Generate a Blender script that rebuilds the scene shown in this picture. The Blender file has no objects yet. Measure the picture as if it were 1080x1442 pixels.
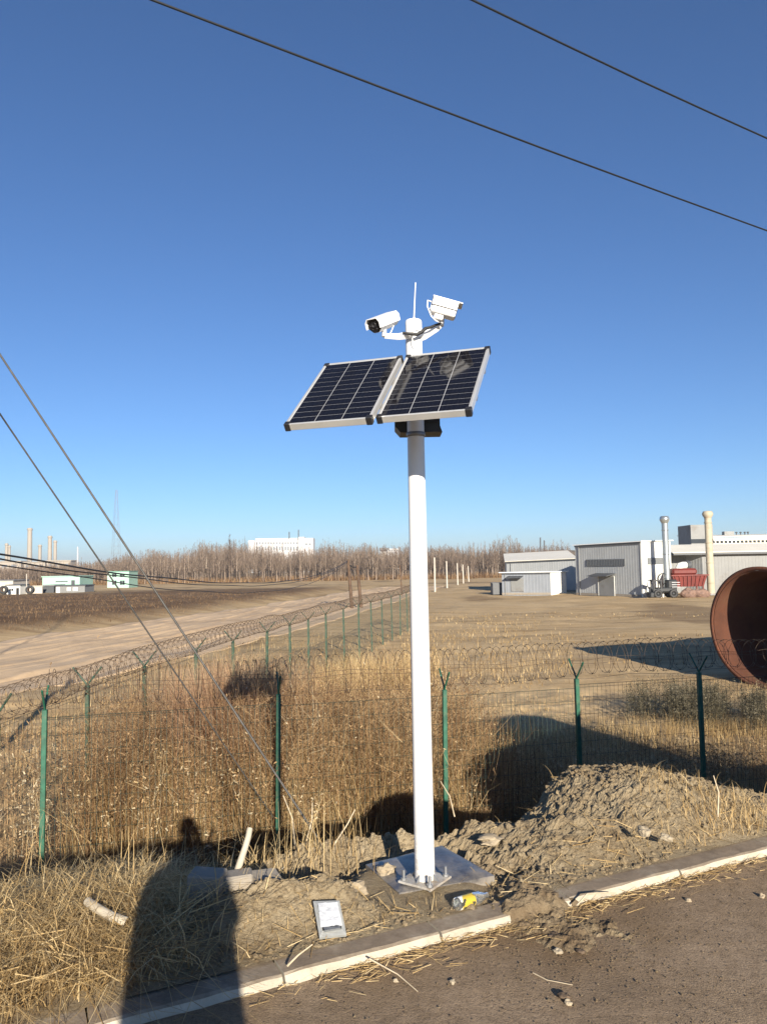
import bpy, math, random
import numpy as np
from mathutils import Vector, Matrix

SC = bpy.context.scene
COL = SC.collection
random.seed(7)
RNG = np.random.default_rng(11)
# ------------------------------------------------------------------ camera
F, PITCH, ROLL, EYE = 1083.0, math.radians(3.9), math.radians(-1.0), 1.75
RM = Matrix.Rotation(math.pi / 2 + PITCH, 3, 'X') @ Matrix.Rotation(ROLL, 3, 'Z')
cam_d = bpy.data.cameras.new('camera')
cam_d.sensor_fit = 'VERTICAL'
cam_d.sensor_height = 24.0
cam_d.lens = 24.0 * F / 1442.0
cam_d.clip_start = 0.05
cam_d.clip_end = 9000
cam = bpy.data.objects.new('camera', cam_d)
cam.matrix_world = Matrix.Translation((0, 0, EYE)) @ RM.to_4x4()
COL.objects.link(cam)
SC.camera = cam
# ------------------------------------------------------------------ sky, sun, exposure
SUN_EL, SUN_ROT = math.radians(17.45), math.radians(165.8)
world = bpy.data.worlds.new('World')
SC.world = world
world.use_nodes = True
wn = world.node_tree
sky = wn.nodes.new('ShaderNodeTexSky')
sky.sky_type = 'NISHITA'
sky.sun_disc = False
sky.sun_elevation = SUN_EL
sky.sun_rotation = SUN_ROT
sky.altitude = 400
sky.air_density = 0.9
sky.dust_density = 0.0
sky.ozone_density = 5.6
tone = wn.nodes.new('ShaderNodeMix')
tone.data_type = 'RGBA'; tone.blend_type = 'MULTIPLY'
tone.inputs[0].default_value = 1.0
tone.inputs[7].default_value = (.93, .945, 1.0, 1)
wn.links.new(sky.outputs[0], tone.inputs[6])
wn.links.new(tone.outputs[2], wn.nodes['Background'].inputs[0])
wn.nodes['Background'].inputs[1].default_value = 0.068
sun_d = bpy.data.lights.new('sun', 'SUN')
sun_d.energy = 5.0
sun_d.angle = math.radians(0.5)
sun_d.color = (1.0, 0.90, 0.76)
sun = bpy.data.objects.new('sun', sun_d)
sdir = Vector((math.sin(SUN_ROT) * math.cos(SUN_EL), math.cos(SUN_ROT) * math.cos(SUN_EL), math.sin(SUN_EL)))
sun.rotation_euler = sdir.to_track_quat('Z', 'Y').to_euler()
sun.location = (20, -40, 30)
COL.objects.link(sun)
SC.view_settings.view_transform = 'Standard'
SC.view_settings.look = 'None'
SC.view_settings.exposure = 1.0
SC.view_settings.gamma = 1.0
SC.view_settings.use_curve_mapping = False
SC.render.engine = 'CYCLES'
SC.cycles.max_bounces = 6
SC.cycles.diffuse_bounces = 3
SC.cycles.transparent_max_bounces = 8

# ------------------------------------------------------------------ measuring helpers
def ray(px, py):
    return RM @ Vector(((px - 540) / F, -(py - 721) / F, -1.0))
CP = Vector((0, 0, EYE))
def G(px, py, z=0.0):
    d = ray(px, py)
    return CP + d * ((z - EYE) / d.z)
def D(px, py, y):
    d = ray(px, py)
    return CP + d * (y / d.y)

# ------------------------------------------------------------------ object helpers
def link(name, data, parent=None):
    o = bpy.data.objects.new(name, data)
    COL.objects.link(o)
    if parent:
        o.parent = parent
    return o
def tag(o, label=None, cat=None, group=None, kind=None):
    if label: o['label'] = label
    if cat: o['category'] = cat
    if group: o['group'] = group
    if kind: o['kind'] = kind
    return o
def thing(name, label, cat, loc=(0, 0, 0), rz=0.0, group=None):
    o = link(name, None)
    o.location = loc
    o.rotation_euler = (0, 0, rz)
    return tag(o, label, cat, group)
def copy_tree(o, parent=None):
    c = o.copy()
    COL.objects.link(c)
    if parent: c.parent = parent
    for ch in list(o.children):
        copy_tree(ch, c)
    return c

class MB:
    """collects shapes, then links them as one mesh"""
    def __init__(s):
        s.v, s.f, s.m, s.sm = [], [], [], []
    def add(s, vs, fs, m=0, smooth=False):
        b = len(s.v)
        s.v += [tuple(v) for v in vs]
        for f in fs:
            s.f.append(tuple(i + b for i in f)); s.m.append(m); s.sm.append(smooth)
        return s
    def box(s, c, size, rz=0.0, m=0, mat=None, taper=1.0):
        x, y, z = [k / 2 for k in size]
        vs = [Vector((a * x * (taper if e > 0 else 1), b * y * (taper if e > 0 else 1), e * z)) for e in (-1, 1) for b in (-1, 1) for a in (-1, 1)]
        M = mat if mat is not None else Matrix.Rotation(rz, 3, 'Z')
        vs = [M @ v + Vector(c) for v in vs]
        return s.add(vs, [(0, 2, 3, 1), (4, 5, 7, 6), (0, 1, 5, 4), (1, 3, 7, 5), (3, 2, 6, 7), (2, 0, 4, 6)], m)
    def bbox(s, c, size, bev, mat=None, m=0):
        """box with chamfered edges"""
        X, Y, Z = [k / 2 for k in size]
        M = mat if mat is not None else Matrix.Identity(3)
        b = bev
        vs, idx = [], {}
        for ix in (-1, 1):
            for iy in (-1, 1):
                for iz in (-1, 1):
                    for ax in range(3):
                        p = [ix * X, iy * Y, iz * Z]
                        for k in range(3):
                            if k != ax: p[k] -= (ix, iy, iz)[k] * b
                        idx[(ix, iy, iz, ax)] = len(vs); vs.append(M @ Vector(p) + Vector(c))
        fs = []
        for ax in range(3):
            u, w = [(1, 2), (2, 0), (0, 1)][ax]
            for sg in (-1, 1):
                q = []
                for a, d in ((-1, -1), (1, -1), (1, 1), (-1, 1)):
                    k = [0, 0, 0]; k[ax] = sg; k[u] = a; k[w] = d
                    q.append(idx[(k[0], k[1], k[2], ax)])
                fs.append(q if sg > 0 else q[::-1])
            for a in (-1, 1):
                for d in (-1, 1):
                    k0 = [0, 0, 0]; k1 = [0, 0, 0]
                    k0[u] = k1[u] = a; k0[w] = k1[w] = d; k0[ax] = -1; k1[ax] = 1
                    q = [idx[(*k0, u)], idx[(*k1, u)], idx[(*k1, w)], idx[(*k0, w)]]
                    fs.append(q if a * d > 0 else q[::-1])
        for ix in (-1, 1):
            for iy in (-1, 1):
                for iz in (-1, 1):
                    q = [idx[(ix, iy, iz, k)] for k in range(3)]
                    fs.append(q if ix * iy * iz > 0 else q[::-1])
        return s.add(vs, fs, m)
    def tube(s, path, r, n=8, caps=True, m=0, smooth=True, rs=None):
        path = [Vector(p) for p in path]
        vs, fs = [], []
        t0 = (path[1] - path[0]).normalized()
        up = Vector((0, 0, 1)) if abs(t0.z) < .9 else Vector((1, 0, 0))
        nx = t0.cross(up).normalized()
        for i, p in enumerate(path):
            t = (path[min(i + 1, len(path) - 1)] - path[max(i - 1, 0)]).normalized()
            nx = (nx - t * nx.dot(t)).normalized()
            ny = t.cross(nx)
            rr = rs[i] if rs else r
            for k in range(n):
                a = 2 * math.pi * k / n
                vs.append(p + nx * (rr * math.cos(a)) + ny * (rr * math.sin(a)))
        for i in range(len(path) - 1):
            for k in range(n):
                k2 = (k + 1) % n
                fs.append((i * n + k, i * n + k2, (i + 1) * n + k2, (i + 1) * n + k))
        s.add(vs, fs, m, smooth)
        if caps:
            s.add(vs[:n], [tuple(range(n))[::-1]], m)
            s.add(vs[-n:], [tuple(range(n))], m)
        return s
    def lathe(s, prof, n=32, c=(0, 0, 0), M=None, m=0, smooth=True, close=False):
        vs, fs = [], []
        for r, z in prof:
            for k in range(n):
                a = 2 * math.pi * k / n
                v = Vector((r * math.cos(a), r * math.sin(a), z))
                vs.append((M @ v if M is not None else v) + Vector(c))
        L = len(prof)
        for i in range(L if close else L - 1):
            j = (i + 1) % L
            for k in range(n):
                k2 = (k + 1) % n
                fs.append((i * n + k, i * n + k2, j * n + k2, j * n + k))
        return s.add(vs, fs, m, smooth)
    def poly(s, pts, m=0):
        return s.add(pts, [tuple(range(len(pts)))], m)
    def prism(s, pts, d, m=0):
        """polygon pushed along d"""
        n = len(pts); d = Vector(d)
        vs = [Vector(p) for p in pts] + [Vector(p) + d for p in pts]
        fs = [tuple(range(n))[::-1], tuple(range(n, 2 * n))] + [(i, (i + 1) % n, n + (i + 1) % n, n + i) for i in range(n)]
        return s.add(vs, fs, m)
    def build(s, name, mats, parent=None, smooth=None):
        me = bpy.data.meshes.new(name)
        me.from_pydata(s.v, [], s.f)
        for m in (mats if isinstance(mats, (list, tuple)) else [mats]):
            me.materials.append(m)
        me.polygons.foreach_set('material_index', s.m)
        me.polygons.foreach_set('use_smooth', [bool(x) if smooth is None else smooth for x in s.sm])
        me.validate()
        me.update()
        return link(name, me, parent)

def mesh_np(name, V, Q, mats, parent=None, tint=None, smooth=False):
    """fast mesh from a vertex array and a quad (or triangle) array"""
    me = bpy.data.meshes.new(name)
    k = Q.shape[1]
    me.vertices.add(len(V)); me.loops.add(Q.size); me.polygons.add(len(Q))
    me.vertices.foreach_set('co', np.ascontiguousarray(V, dtype=np.float32).ravel())
    me.loops.foreach_set('vertex_index', np.ascontiguousarray(Q, dtype=np.int32).ravel())
    me.polygons.foreach_set('loop_start', np.arange(0, Q.size, k, dtype=np.int32))
    me.polygons.foreach_set('loop_total', np.full(len(Q), k, dtype=np.int32))
    me.polygons.foreach_set('use_smooth', np.full(len(Q), smooth))
    if tint is not None:
        a = me.attributes.new('tint', 'FLOAT', 'POINT')
        a.data.foreach_set('value', np.ascontiguousarray(tint, dtype=np.float32))
    for m in (mats if isinstance(mats, (list, tuple)) else [mats]):
        me.materials.append(m)
    me.update(calc_edges=True)
    return link(name, me, parent)

# ------------------------------------------------------------------ materials
def nt(name):
    m = bpy.data.materials.new(name)
    m.use_nodes = True
    n = m.node_tree
    return m, n, n.nodes['Principled BSDF']
def nz(n, scale, detail=4, rough=.6, vec=None):
    t = n.nodes.new('ShaderNodeTexNoise')
    t.inputs['Scale'].default_value = scale; t.inputs['Detail'].default_value = detail; t.inputs['Roughness'].default_value = rough
    n.links.new(vec if vec else n.nodes.new('ShaderNodeTexCoord').outputs['Object'], t.inputs['Vector'])
    return t.outputs['Fac']
def ramp(n, fac, stops):
    r = n.nodes.new('ShaderNodeValToRGB')
    e = r.color_ramp.elements
    while len(e) < len(stops): e.new(.5)
    for i, (p, c) in enumerate(stops):
        e[i].position = p; e[i].color = (*c, 1) if len(c) == 3 else c
    n.links.new(fac, r.inputs[0])
    return r.outputs['Color']
def mix(n, fac, a, b, mode='MIX'):
    x = n.nodes.new('ShaderNodeMix')
    x.data_type = 'RGBA'; x.blend_type = mode
    for i, v in ((0, fac), (6, a), (7, b)):
        if isinstance(v, (int, float)): x.inputs[i].default_value = v
        elif isinstance(v, tuple): x.inputs[i].default_value = (*v, 1)
        else: n.links.new(v, x.inputs[i])
    return x.outputs[2]
def bump(n, p, h, strength=.5, dist=.01):
    b = n.nodes.new('ShaderNodeBump')
    b.inputs['Strength'].default_value = strength; b.inputs['Distance'].default_value = dist
    n.links.new(h, b.inputs['Height']); n.links.new(b.outputs[0], p.inputs['Normal'])
def mat(name, col, rough=.6, metal=0.0, var=.25, scale=6.0, bmp=0.0, bscale=40.0, bdist=.004, dirt=None, dirt_amt=.5, spec=None):
    m, n, p = nt(name)
    f = nz(n, scale, 6, .65)
    c = ramp(n, f, [(.3, tuple(k * (1 - var) for k in col)), (.7, tuple(min(1, k * (1 + var)) for k in col))])
    if dirt:
        g = nz(n, scale * .45, 8, .75)
        msk = ramp(n, g, [(.62 - .3 * dirt_amt, (0, 0, 0)), (.75 - .15 * dirt_amt, (1, 1, 1))])
        c = mix(n, msk, c, dirt)
    n.links.new(c, p.inputs['Base Color'])
    p.inputs['Roughness'].default_value = rough; p.inputs['Metallic'].default_value = metal
    if spec is not None: p.inputs['Specular IOR Level'].default_value = spec
    if bmp: bump(n, p, nz(n, bscale, 5, .7), bmp, bdist)
    return m
def plant_mat(name, stops, trans=.25):
    m, n, p = nt(name)
    a = n.nodes.new('ShaderNodeAttribute'); a.attribute_name = 'tint'
    c = ramp(n, a.outputs['Fac'], stops)
    n.links.new(c, p.inputs['Base Color'])
    p.inputs['Roughness'].default_value = .75; p.inputs['Specular IOR Level'].default_value = .25
    if trans:
        t = n.nodes.new('ShaderNodeBsdfTranslucent'); n.links.new(c, t.inputs[0])
        mx = n.nodes.new('ShaderNodeMixShader'); mx.inputs[0].default_value = trans
        n.links.new(p.outputs[0], mx.inputs[1]); n.links.new(t.outputs[0], mx.inputs[2])
        n.links.new(mx.outputs[0], n.nodes['Material Output'].inputs['Surface'])
    return m

M = {}
M['white_paint'] = mat('white_paint', (.78, .78, .76), .32, var=.03, scale=3)
def pole_mat():
    m, n, p = nt('pole_paint')
    tc = n.nodes.new('ShaderNodeTexCoord'); sp = n.nodes.new('ShaderNodeSeparateXYZ'); n.links.new(tc.outputs['Object'], sp.inputs[0])
    low = ramp(n, sp.outputs[2], [(.0, (.62, .62, .62)), (.10, (.45, .45, .45)), (.38, (.0, .0, .0))])
    ad = n.nodes.new('ShaderNodeMath'); ad.operation = 'MULTIPLY'
    n.links.new(ramp(n, nz(n, 34, 6, .75), [(.42, (0, 0, 0)), (.58, (1, 1, 1))]), ad.inputs[0]); n.links.new(low, ad.inputs[1])
    scr = ramp(n, nz(n, 9, 9, .8), [(.66, (0, 0, 0)), (.72, (.35, .35, .35))])
    c = mix(n, scr, (.77, .77, .75), (.52, .50, .46))
    c = mix(n, ad.outputs[0], c, (.30, .23, .15))
    n.links.new(c, p.inputs['Base Color']); p.inputs['Roughness'].default_value = .33
    return m
M['pole_paint'] = pole_mat()
M['white_plastic'] = mat('white_plastic', (.78, .78, .77), .35, var=.03)
M['grey_metal'] = mat('grey_metal', (.30, .31, .32), .45, .6, var=.15)
M['alu'] = mat('alu', (.62, .62, .60), .38, .55, var=.08)
M['black_plastic'] = mat('black_plastic', (.018, .018, .02), .4, var=.2)
M['black_rubber'] = mat('black_rubber', (.02, .02, .02), .6, var=.2)
M['lens_glass'] = mat('lens_glass', (.01, .01, .012), .05, var=.1)
M['dark_box'] = mat('dark_box', (.035, .04, .042), .5, var=.3)
M['green_paint'] = mat('green_paint', (.018, .10, .060), .5, var=.35, scale=9, dirt=(.11, .12, .07), dirt_amt=.35)
M['green_weathered'] = mat('green_weathered', (.030, .070, .046), .6, var=.4, scale=9, dirt=(.12, .10, .06), dirt_amt=.45)
M['green_wire'] = mat('green_wire', (.022, .040, .028), .6, var=.3)
M['rusty_wire'] = mat('rusty_wire', (.085, .058, .036), .7, var=.5, scale=14)
M['cable'] = mat('cable', (.012, .013, .015), .55, var=.2)
M['steel_strand'] = mat('steel_strand', (.07, .066, .06), .6, .2, var=.3, scale=20)
M['rust'] = mat('rust', (.12, .042, .020), .85, var=.45, scale=1.6, bmp=.4, bscale=12, bdist=.01, dirt=(.09, .035, .02), dirt_amt=.45)
M['rust_in'] = mat('rust_in', (.095, .034, .017), .9, var=.3, scale=1.1, bmp=.3, bscale=9, bdist=.01, dirt=(.12, .058, .03), dirt_amt=.35)
M['grey_sheet'] = mat('grey_sheet', (.37, .385, .38), .5, var=.10, scale=.5, dirt=(.22, .20, .17), dirt_amt=.15)
M['slate_sheet'] = mat('slate_sheet', (.215, .235, .26), .5, var=.10, scale=.5, dirt=(.17, .15, .13), dirt_amt=.15)
M['mid_grey_sheet'] = mat('mid_grey_sheet', (.20, .205, .20), .55, var=.12, scale=.5, dirt=(.13, .11, .09), dirt_amt=.2)
M['white_sheet'] = mat('white_sheet', (.66, .66, .61), .5, var=.06, scale=.5, dirt=(.5, .46, .38), dirt_amt=.15)
M['cream_roof'] = mat('cream_roof', (.82, .77, .63), .55, var=.07, scale=.3)
M['pale_roof'] = mat('pale_roof', (.82, .83, .80), .5, var=.06, scale=.3)
M['dark_grey'] = mat('dark_grey', (.07, .075, .08), .5, var=.2)
M['window_glass'] = mat('window_glass', (.03, .035, .04), .15, var=.2)
M['louver'] = mat('louver', (.17, .18, .18), .5, var=.15)
M['chimney_steel'] = mat('chimney_steel', (.42, .45, .45), .32, .7, var=.15, scale=1.2)
M['chimney_beige'] = mat('chimney_beige', (.42, .37, .27), .7, var=.12, scale=1.0, dirt=(.25, .17, .10), dirt_amt=.3)
M['red_paint'] = mat('red_paint', (.145, .020, .013), .6, var=.35, scale=1.5, dirt=(.09, .022, .016), dirt_amt=.2)
M['machine'] = mat('machine', (.025, .028, .03), .6, var=.5, scale=2, dirt=(.09, .08, .06), dirt_amt=.2)
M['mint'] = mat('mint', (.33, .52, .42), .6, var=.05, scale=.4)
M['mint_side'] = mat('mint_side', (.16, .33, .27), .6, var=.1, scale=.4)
M['far_white'] = mat('far_white', (.50, .50, .50), .7, var=.04, scale=.05)
M['far_window'] = mat('far_window', (.16, .18, .20), .4, var=.2)
M['stack'] = mat('stack', (.34, .30, .24), .8, var=.12, scale=.08)
M['wood_pole'] = mat('wood_pole', (.10, .062, .038), .85, var=.4, scale=3)
M['concrete_pole'] = mat('concrete_pole', (.50, .46, .39), .85, var=.12, scale=2)
M['concrete'] = mat('concrete', (.27, .24, .195), .9, var=.18, scale=9, bmp=.5, bscale=60, bdist=.004, dirt=(.24, .19, .13), dirt_amt=.45)
M['kerb'] = mat('kerb', (.42, .39, .33), .92, var=.14, scale=7, bmp=.6, bscale=90, bdist=.004, dirt=(.25, .19, .125), dirt_amt=.5)
def kerb_mat():
    m, n, p = nt('kerb_concrete')
    f = nz(n, 7, 6, .7)
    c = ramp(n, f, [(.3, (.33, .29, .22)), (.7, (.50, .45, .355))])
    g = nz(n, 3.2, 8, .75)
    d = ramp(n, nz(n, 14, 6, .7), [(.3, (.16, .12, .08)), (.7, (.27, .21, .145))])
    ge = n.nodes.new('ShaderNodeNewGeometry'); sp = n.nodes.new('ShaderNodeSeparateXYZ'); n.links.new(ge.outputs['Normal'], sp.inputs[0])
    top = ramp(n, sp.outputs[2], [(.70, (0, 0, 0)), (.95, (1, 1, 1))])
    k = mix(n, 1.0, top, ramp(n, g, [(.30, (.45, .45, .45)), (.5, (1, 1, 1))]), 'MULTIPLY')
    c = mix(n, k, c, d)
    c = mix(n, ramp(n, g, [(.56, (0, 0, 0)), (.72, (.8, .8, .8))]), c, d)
    n.links.new(c, p.inputs['Base Color']); p.inputs['Roughness'].default_value = .93
    bump(n, p, nz(n, 90, 5, .7), .6, .004)
    return m
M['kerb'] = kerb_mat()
M['hose'] = mat('hose', (.42, .375, .29), .6, var=.1, scale=12, dirt=(.33, .27, .18), dirt_amt=.35)
M['stone'] = mat('stone', (.32, .26, .175), .95, var=.2, scale=14, bmp=.7, bscale=40, bdist=.01)
M['stone_pale'] = mat('stone_pale', (.34, .285, .20), .95, var=.2, scale=14, bmp=.7, bscale=40, bdist=.01)
M['dark_clod'] = mat('dark_clod', (.10, .07, .045), .95, var=.35, scale=20, bmp=.7, bscale=50, bdist=.01)
M['flange'] = mat('flange', (.50, .48, .43), .6, .2, var=.3, scale=14, dirt=(.22, .16, .10), dirt_amt=.6)
M['film'] = mat('film', (.08, .08, .088), .30, var=.45, scale=6, bmp=.4, bscale=12, bdist=.01, dirt=(.30, .265, .21), dirt_amt=.6)

# soil (verge + heap)
def soil(name):
    m, n, p = nt(name)
    a = nz(n, 1.3, 8, .65); b = nz(n, 9, 9, .75); g = nz(n, 45, 6, .8)
    c1 = ramp(n, a, [(.32, (.225, .165, .095)), (.5, (.345, .27, .165)), (.68, (.43, .355, .235))])
    c2 = ramp(n, b, [(.35, (.18, .13, .075)), (.52, (.35, .28, .175)), (.72, (.48, .405, .28))])
    c = mix(n, .5, c1, c2)
    c3 = ramp(n, g, [(.3, (.45, .43, .40)), (.55, (1, 1, 1)), (.75, (1.0, 1.0, 1.0))])
    c = mix(n, .55, c, c3, 'MULTIPLY')
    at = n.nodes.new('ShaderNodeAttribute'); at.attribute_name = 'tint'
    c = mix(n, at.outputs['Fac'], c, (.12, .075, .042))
    n.links.new(c, p.inputs['Base Color'])
    p.inputs['Roughness'].default_value = .95; p.inputs['Specular IOR Level'].default_value = .15
    h = n.nodes.new('ShaderNodeMath'); h.operation = 'ADD'
    n.links.new(g, h.inputs[0]); n.links.new(b, h.inputs[1])
    bump(n, p, h.outputs[0], .9, .02)
    return m
M['soil'] = soil('soil')
# field
def field_mat():
    m, n, p = nt('field_earth')
    tc = n.nodes.new('ShaderNodeTexCoord')
    mp = n.nodes.new('ShaderNodeMapping'); mp.inputs['Scale'].default_value = (.14, 1, 1); n.links.new(tc.outputs['Object'], mp.inputs[0])
    a = nz(n, .07, 8, .65); b = nz(n, .8, 10, .75, mp.outputs[0]); g = nz(n, 5, 8, .8)
    c1 = ramp(n, a, [(.33, (.37, .25, .125)), (.5, (.49, .35, .19)), (.66, (.57, .425, .245))])
    c2 = ramp(n, b, [(.36, (.20, .13, .062)), (.47, (.43, .31, .165)), (.56, (.53, .39, .215)), (.68, (.66, .51, .30))])
    c = mix(n, .6, c1, c2)
    c3 = ramp(n, g, [(.3, (.6, .57, .52)), (.52, (1, 1, 1))])
    c = mix(n, .4, c, c3, 'MULTIPLY')
    at = n.nodes.new('ShaderNodeAttribute'); at.attribute_name = 'tint'
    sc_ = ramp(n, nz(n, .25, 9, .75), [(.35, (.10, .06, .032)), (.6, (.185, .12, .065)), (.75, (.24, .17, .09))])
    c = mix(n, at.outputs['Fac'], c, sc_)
    n.links.new(c, p.inputs['Base Color'])
    p.inputs['Roughness'].default_value = .95; p.inputs['Specular IOR Level'].default_value = .1
    bump(n, p, g, .35, .05)
    return m
M['field'] = field_mat()
M['dirt_road'] = mat('dirt_road', (.54, .39, .235), .95, var=.14, scale=.35, bmp=.4, bscale=3, bdist=.05, dirt=(.36, .245, .14), dirt_amt=.45)
def asphalt_mat():
    m, n, p = nt('dusty_asphalt')
    a = nz(n, .9, 8, .7); b = nz(n, 14, 6, .7); g = nz(n, 130, 3, .8)
    c = ramp(n, a, [(.3, (.27, .198, .128)), (.5, (.345, .255, .165)), (.72, (.42, .315, .21))])
    c = mix(n, .6, c, ramp(n, b, [(.35, (.55, .53, .5)), (.6, (1, 1, 1)), (.8, (1, 1, 1))]), 'MULTIPLY')
    c = mix(n, .75, c, ramp(n, g, [(.32, (.4, .4, .42)), (.5, (1, 1, 1)), (.68, (1, 1, 1))]), 'MULTIPLY')
    at = n.nodes.new('ShaderNodeAttribute'); at.attribute_name = 'tint'
    c = mix(n, at.outputs['Fac'], c, (.20, .135, .075))
    n.links.new(c, p.inputs['Base Color'])
    p.inputs['Roughness'].default_value = .9; p.inputs['Specular IOR Level'].default_value = .2
    g2 = nz(n, 55, 4, .8)
    c = mix(n, .6, c, ramp(n, g2, [(.34, (.42, .40, .38)), (.47, (1, 1, 1)), (.62, (1, 1, 1)), (.72, (1.35, 1.3, 1.25))]), 'MULTIPLY')
    n.links.new(c, p.inputs['Base Color'])
    h = n.nodes.new('ShaderNodeMath'); h.operation = 'ADD'; n.links.new(g, h.inputs[0]); n.links.new(g2, h.inputs[1])
    bump(n, p, h.outputs[0], 1.0, .008)
    return m
M['asphalt'] = asphalt_mat()
# solar cell: blue-black with fine bus bars
def cell_mat():
    m, n, p = nt('solar_cell')
    tc = n.nodes.new('ShaderNodeTexCoord')
    w = n.nodes.new('ShaderNodeTexWave'); w.bands_direction = 'X'; w.inputs['Scale'].default_value = 14.0
    n.links.new(tc.outputs['Object'], w.inputs['Vector'])
    c = ramp(n, w.outputs['Fac'], [(.0, (.006, .006, .009)), (.96, (.006, .006, .009)), (1.0, (.014, .014, .017))])
    n.links.new(c, p.inputs['Base Color'])
    p.inputs['Roughness'].default_value = .07
    p.inputs['Specular IOR Level'].default_value = .30
    return m
M['cell'] = cell_mat()
M['backsheet'] = mat('backsheet', (.40, .41, .43), .35, var=.03)

STRAW = [(0, (.13, .078, .028)), (.35, (.32, .21, .088)), (.7, (.54, .39, .185)), (1, (.69, .55, .31))]
WEED = [(0, (.11, .062, .030)), (.35, (.27, .163, .080)), (.7, (.46, .31, .16)), (.96, (.58, .44, .24)), (1, (.64, .54, .36))]
REED = [(0, (.17, .085, .045)), (.5, (.36, .21, .12)), (1, (.55, .39, .24))]
SCRUB = [(0, (.05, .045, .028)), (.5, (.12, .105, .065)), (1, (.26, .23, .16))]
WOOD = [(0, (.085, .062, .048)), (.45, (.18, .135, .10)), (.8, (.30, .235, .18)), (1, (.46, .39, .31))]
M['straw'] = plant_mat('straw', STRAW)
M['weed'] = plant_mat('dry_weed', WEED)
M['reed'] = plant_mat('dry_reed', REED)
M['scrub'] = plant_mat('scrub', SCRUB)
M['bare_wood'] = plant_mat('bare_wood', WOOD, 0)

# ------------------------------------------------------------------ noise and terrain heights
def _h(ix, iy, s):
    n = (ix * 374761393 + iy * 668265263 + s * 1442695041) & 0x7fffffff
    n = ((n ^ (n >> 13)) * 1274126177) & 0x7fffffff
    return ((n ^ (n >> 16)) & 0xffff) / 65535.0
def vnoise(x, y, s=0):
    x = np.asarray(x, float); y = np.asarray(y, float)
    ix = np.floor(x).astype(np.int64); iy = np.floor(y).astype(np.int64)
    fx = x - ix; fy = y - iy
    fx = fx * fx * (3 - 2 * fx); fy = fy * fy * (3 - 2 * fy)
    a = _h(ix, iy, s); b = _h(ix + 1, iy, s); c = _h(ix, iy + 1, s); d = _h(ix + 1, iy + 1, s)
    return (a * (1 - fx) + b * fx) * (1 - fy) + (c * (1 - fx) + d * fx) * fy - .5
def fbm(x, y, s=0, o=5, g=.5, l=2.03):
    r = 0; a = 1.0
    for i in range(o):
        r = r + a * vnoise(x, y, s + i * 17); x = np.asarray(x) * l + 3.1; y = np.asarray(y) * l + 1.7; a *= g
    return r
def sstep(t):
    t = np.clip(t, 0, 1); return t * t * (3 - 2 * t)

KA = np.array(G(360, 1403, 0))[:2]; KB = np.array(G(1080, 1207, 0))[:2]
KD = (KB - KA) / np.linalg.norm(KB - KA)
KN = np.array([-KD[1], KD[0]])
def kerb_uv(x, y):
    return (x - KA[0]) * KD[0] + (y - KA[1]) * KD[1], (x - KA[0]) * KN[0] + (y - KA[1]) * KN[1]
def kerb_xy(u, v):
    return KA[0] + u * KD[0] + v * KN[0], KA[1] + u * KD[1] + v * KN[1]
KZ = .05
def Zf(x, y):
    """the low field"""
    d = np.hypot(x, y)
    z = -2.3 - .0042 * (np.clip(d, 50, 300) - 50)
    lump = sstep((d - 8) / 6) * (1 - .0 * d)
    z = z + .10 * fbm(np.asarray(x) * .25, np.asarray(y) * .25, 5, 4) * np.clip(d / 14, .3, 2.2)
    # ragged bank beyond the dirt road on the left
    e = bank(x, y)
    return z + .75 * e
def road_v(x, y):
    """distance across the left dirt road: centreline x = f(y)"""
    cx = np.interp(y, [0, 20, 30, 45, 70, 110, 170, 300], [-26, -21.5, -18.5, -14.0, -8.5, -2.0, 9.0, 40.0])
    return np.asarray(x) - cx
def bank(x, y):
    v = -road_v(x, y) - np.interp(y, [20, 60, 120, 300], [8, 7, 7, 7]) - 1.6 * fbm(np.asarray(x) * .12, np.asarray(y) * .12, 9, 3)
    return sstep(v / 6.0) * sstep((np.asarray(y) - 5) / 8) * (1 - sstep((np.asarray(y) - 120) / 60))
def edge_y(x):
    return 4.90 + .22 * x + .85 * np.exp(-((np.asarray(x) - 1.62) / .62) ** 2) + .22 * fbm(np.asarray(x) * .8, 0 * np.asarray(x), 31, 3)
BUMPS = [(430, 1190, .34, .13), (505, 1172, .33, .15), (560, 1168, .22, .10), (640, 1160, .30, .12), (695, 1165, .25, .12), (390, 1180, .25, .08),
         (400, 1292, .42, .14), (480, 1278, .20, .08), (345, 1312, .30, .09), (520, 1300, .22, .04), (560, 1290, .25, .04), (430, 1330, .25, .05),
         (398, 1236, .20, -.10), (520, 1240, .22, -.05), (722, 1222, .15, -.12), (470, 1225, .15, -.06), (736, 1268, .20, .12), (745, 1300, .16, .06),
         (270, 1180, .5, -.08), (200, 1240, .5, .04), (880, 1230, .3, .03)]
BUMPS = [(*np.array(G(px, py, .07))[:2], r, h) for px, py, r, h in BUMPS]
def bumps(x, y):
    z = 0
    for bx, by, r, h in BUMPS:
        z = z + h * np.exp(-((x - bx) ** 2 + ((y - by) * 1.15) ** 2) / (2 * (r * .6) ** 2))
    return z
HX, HY = 1.70, 5.48
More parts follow.
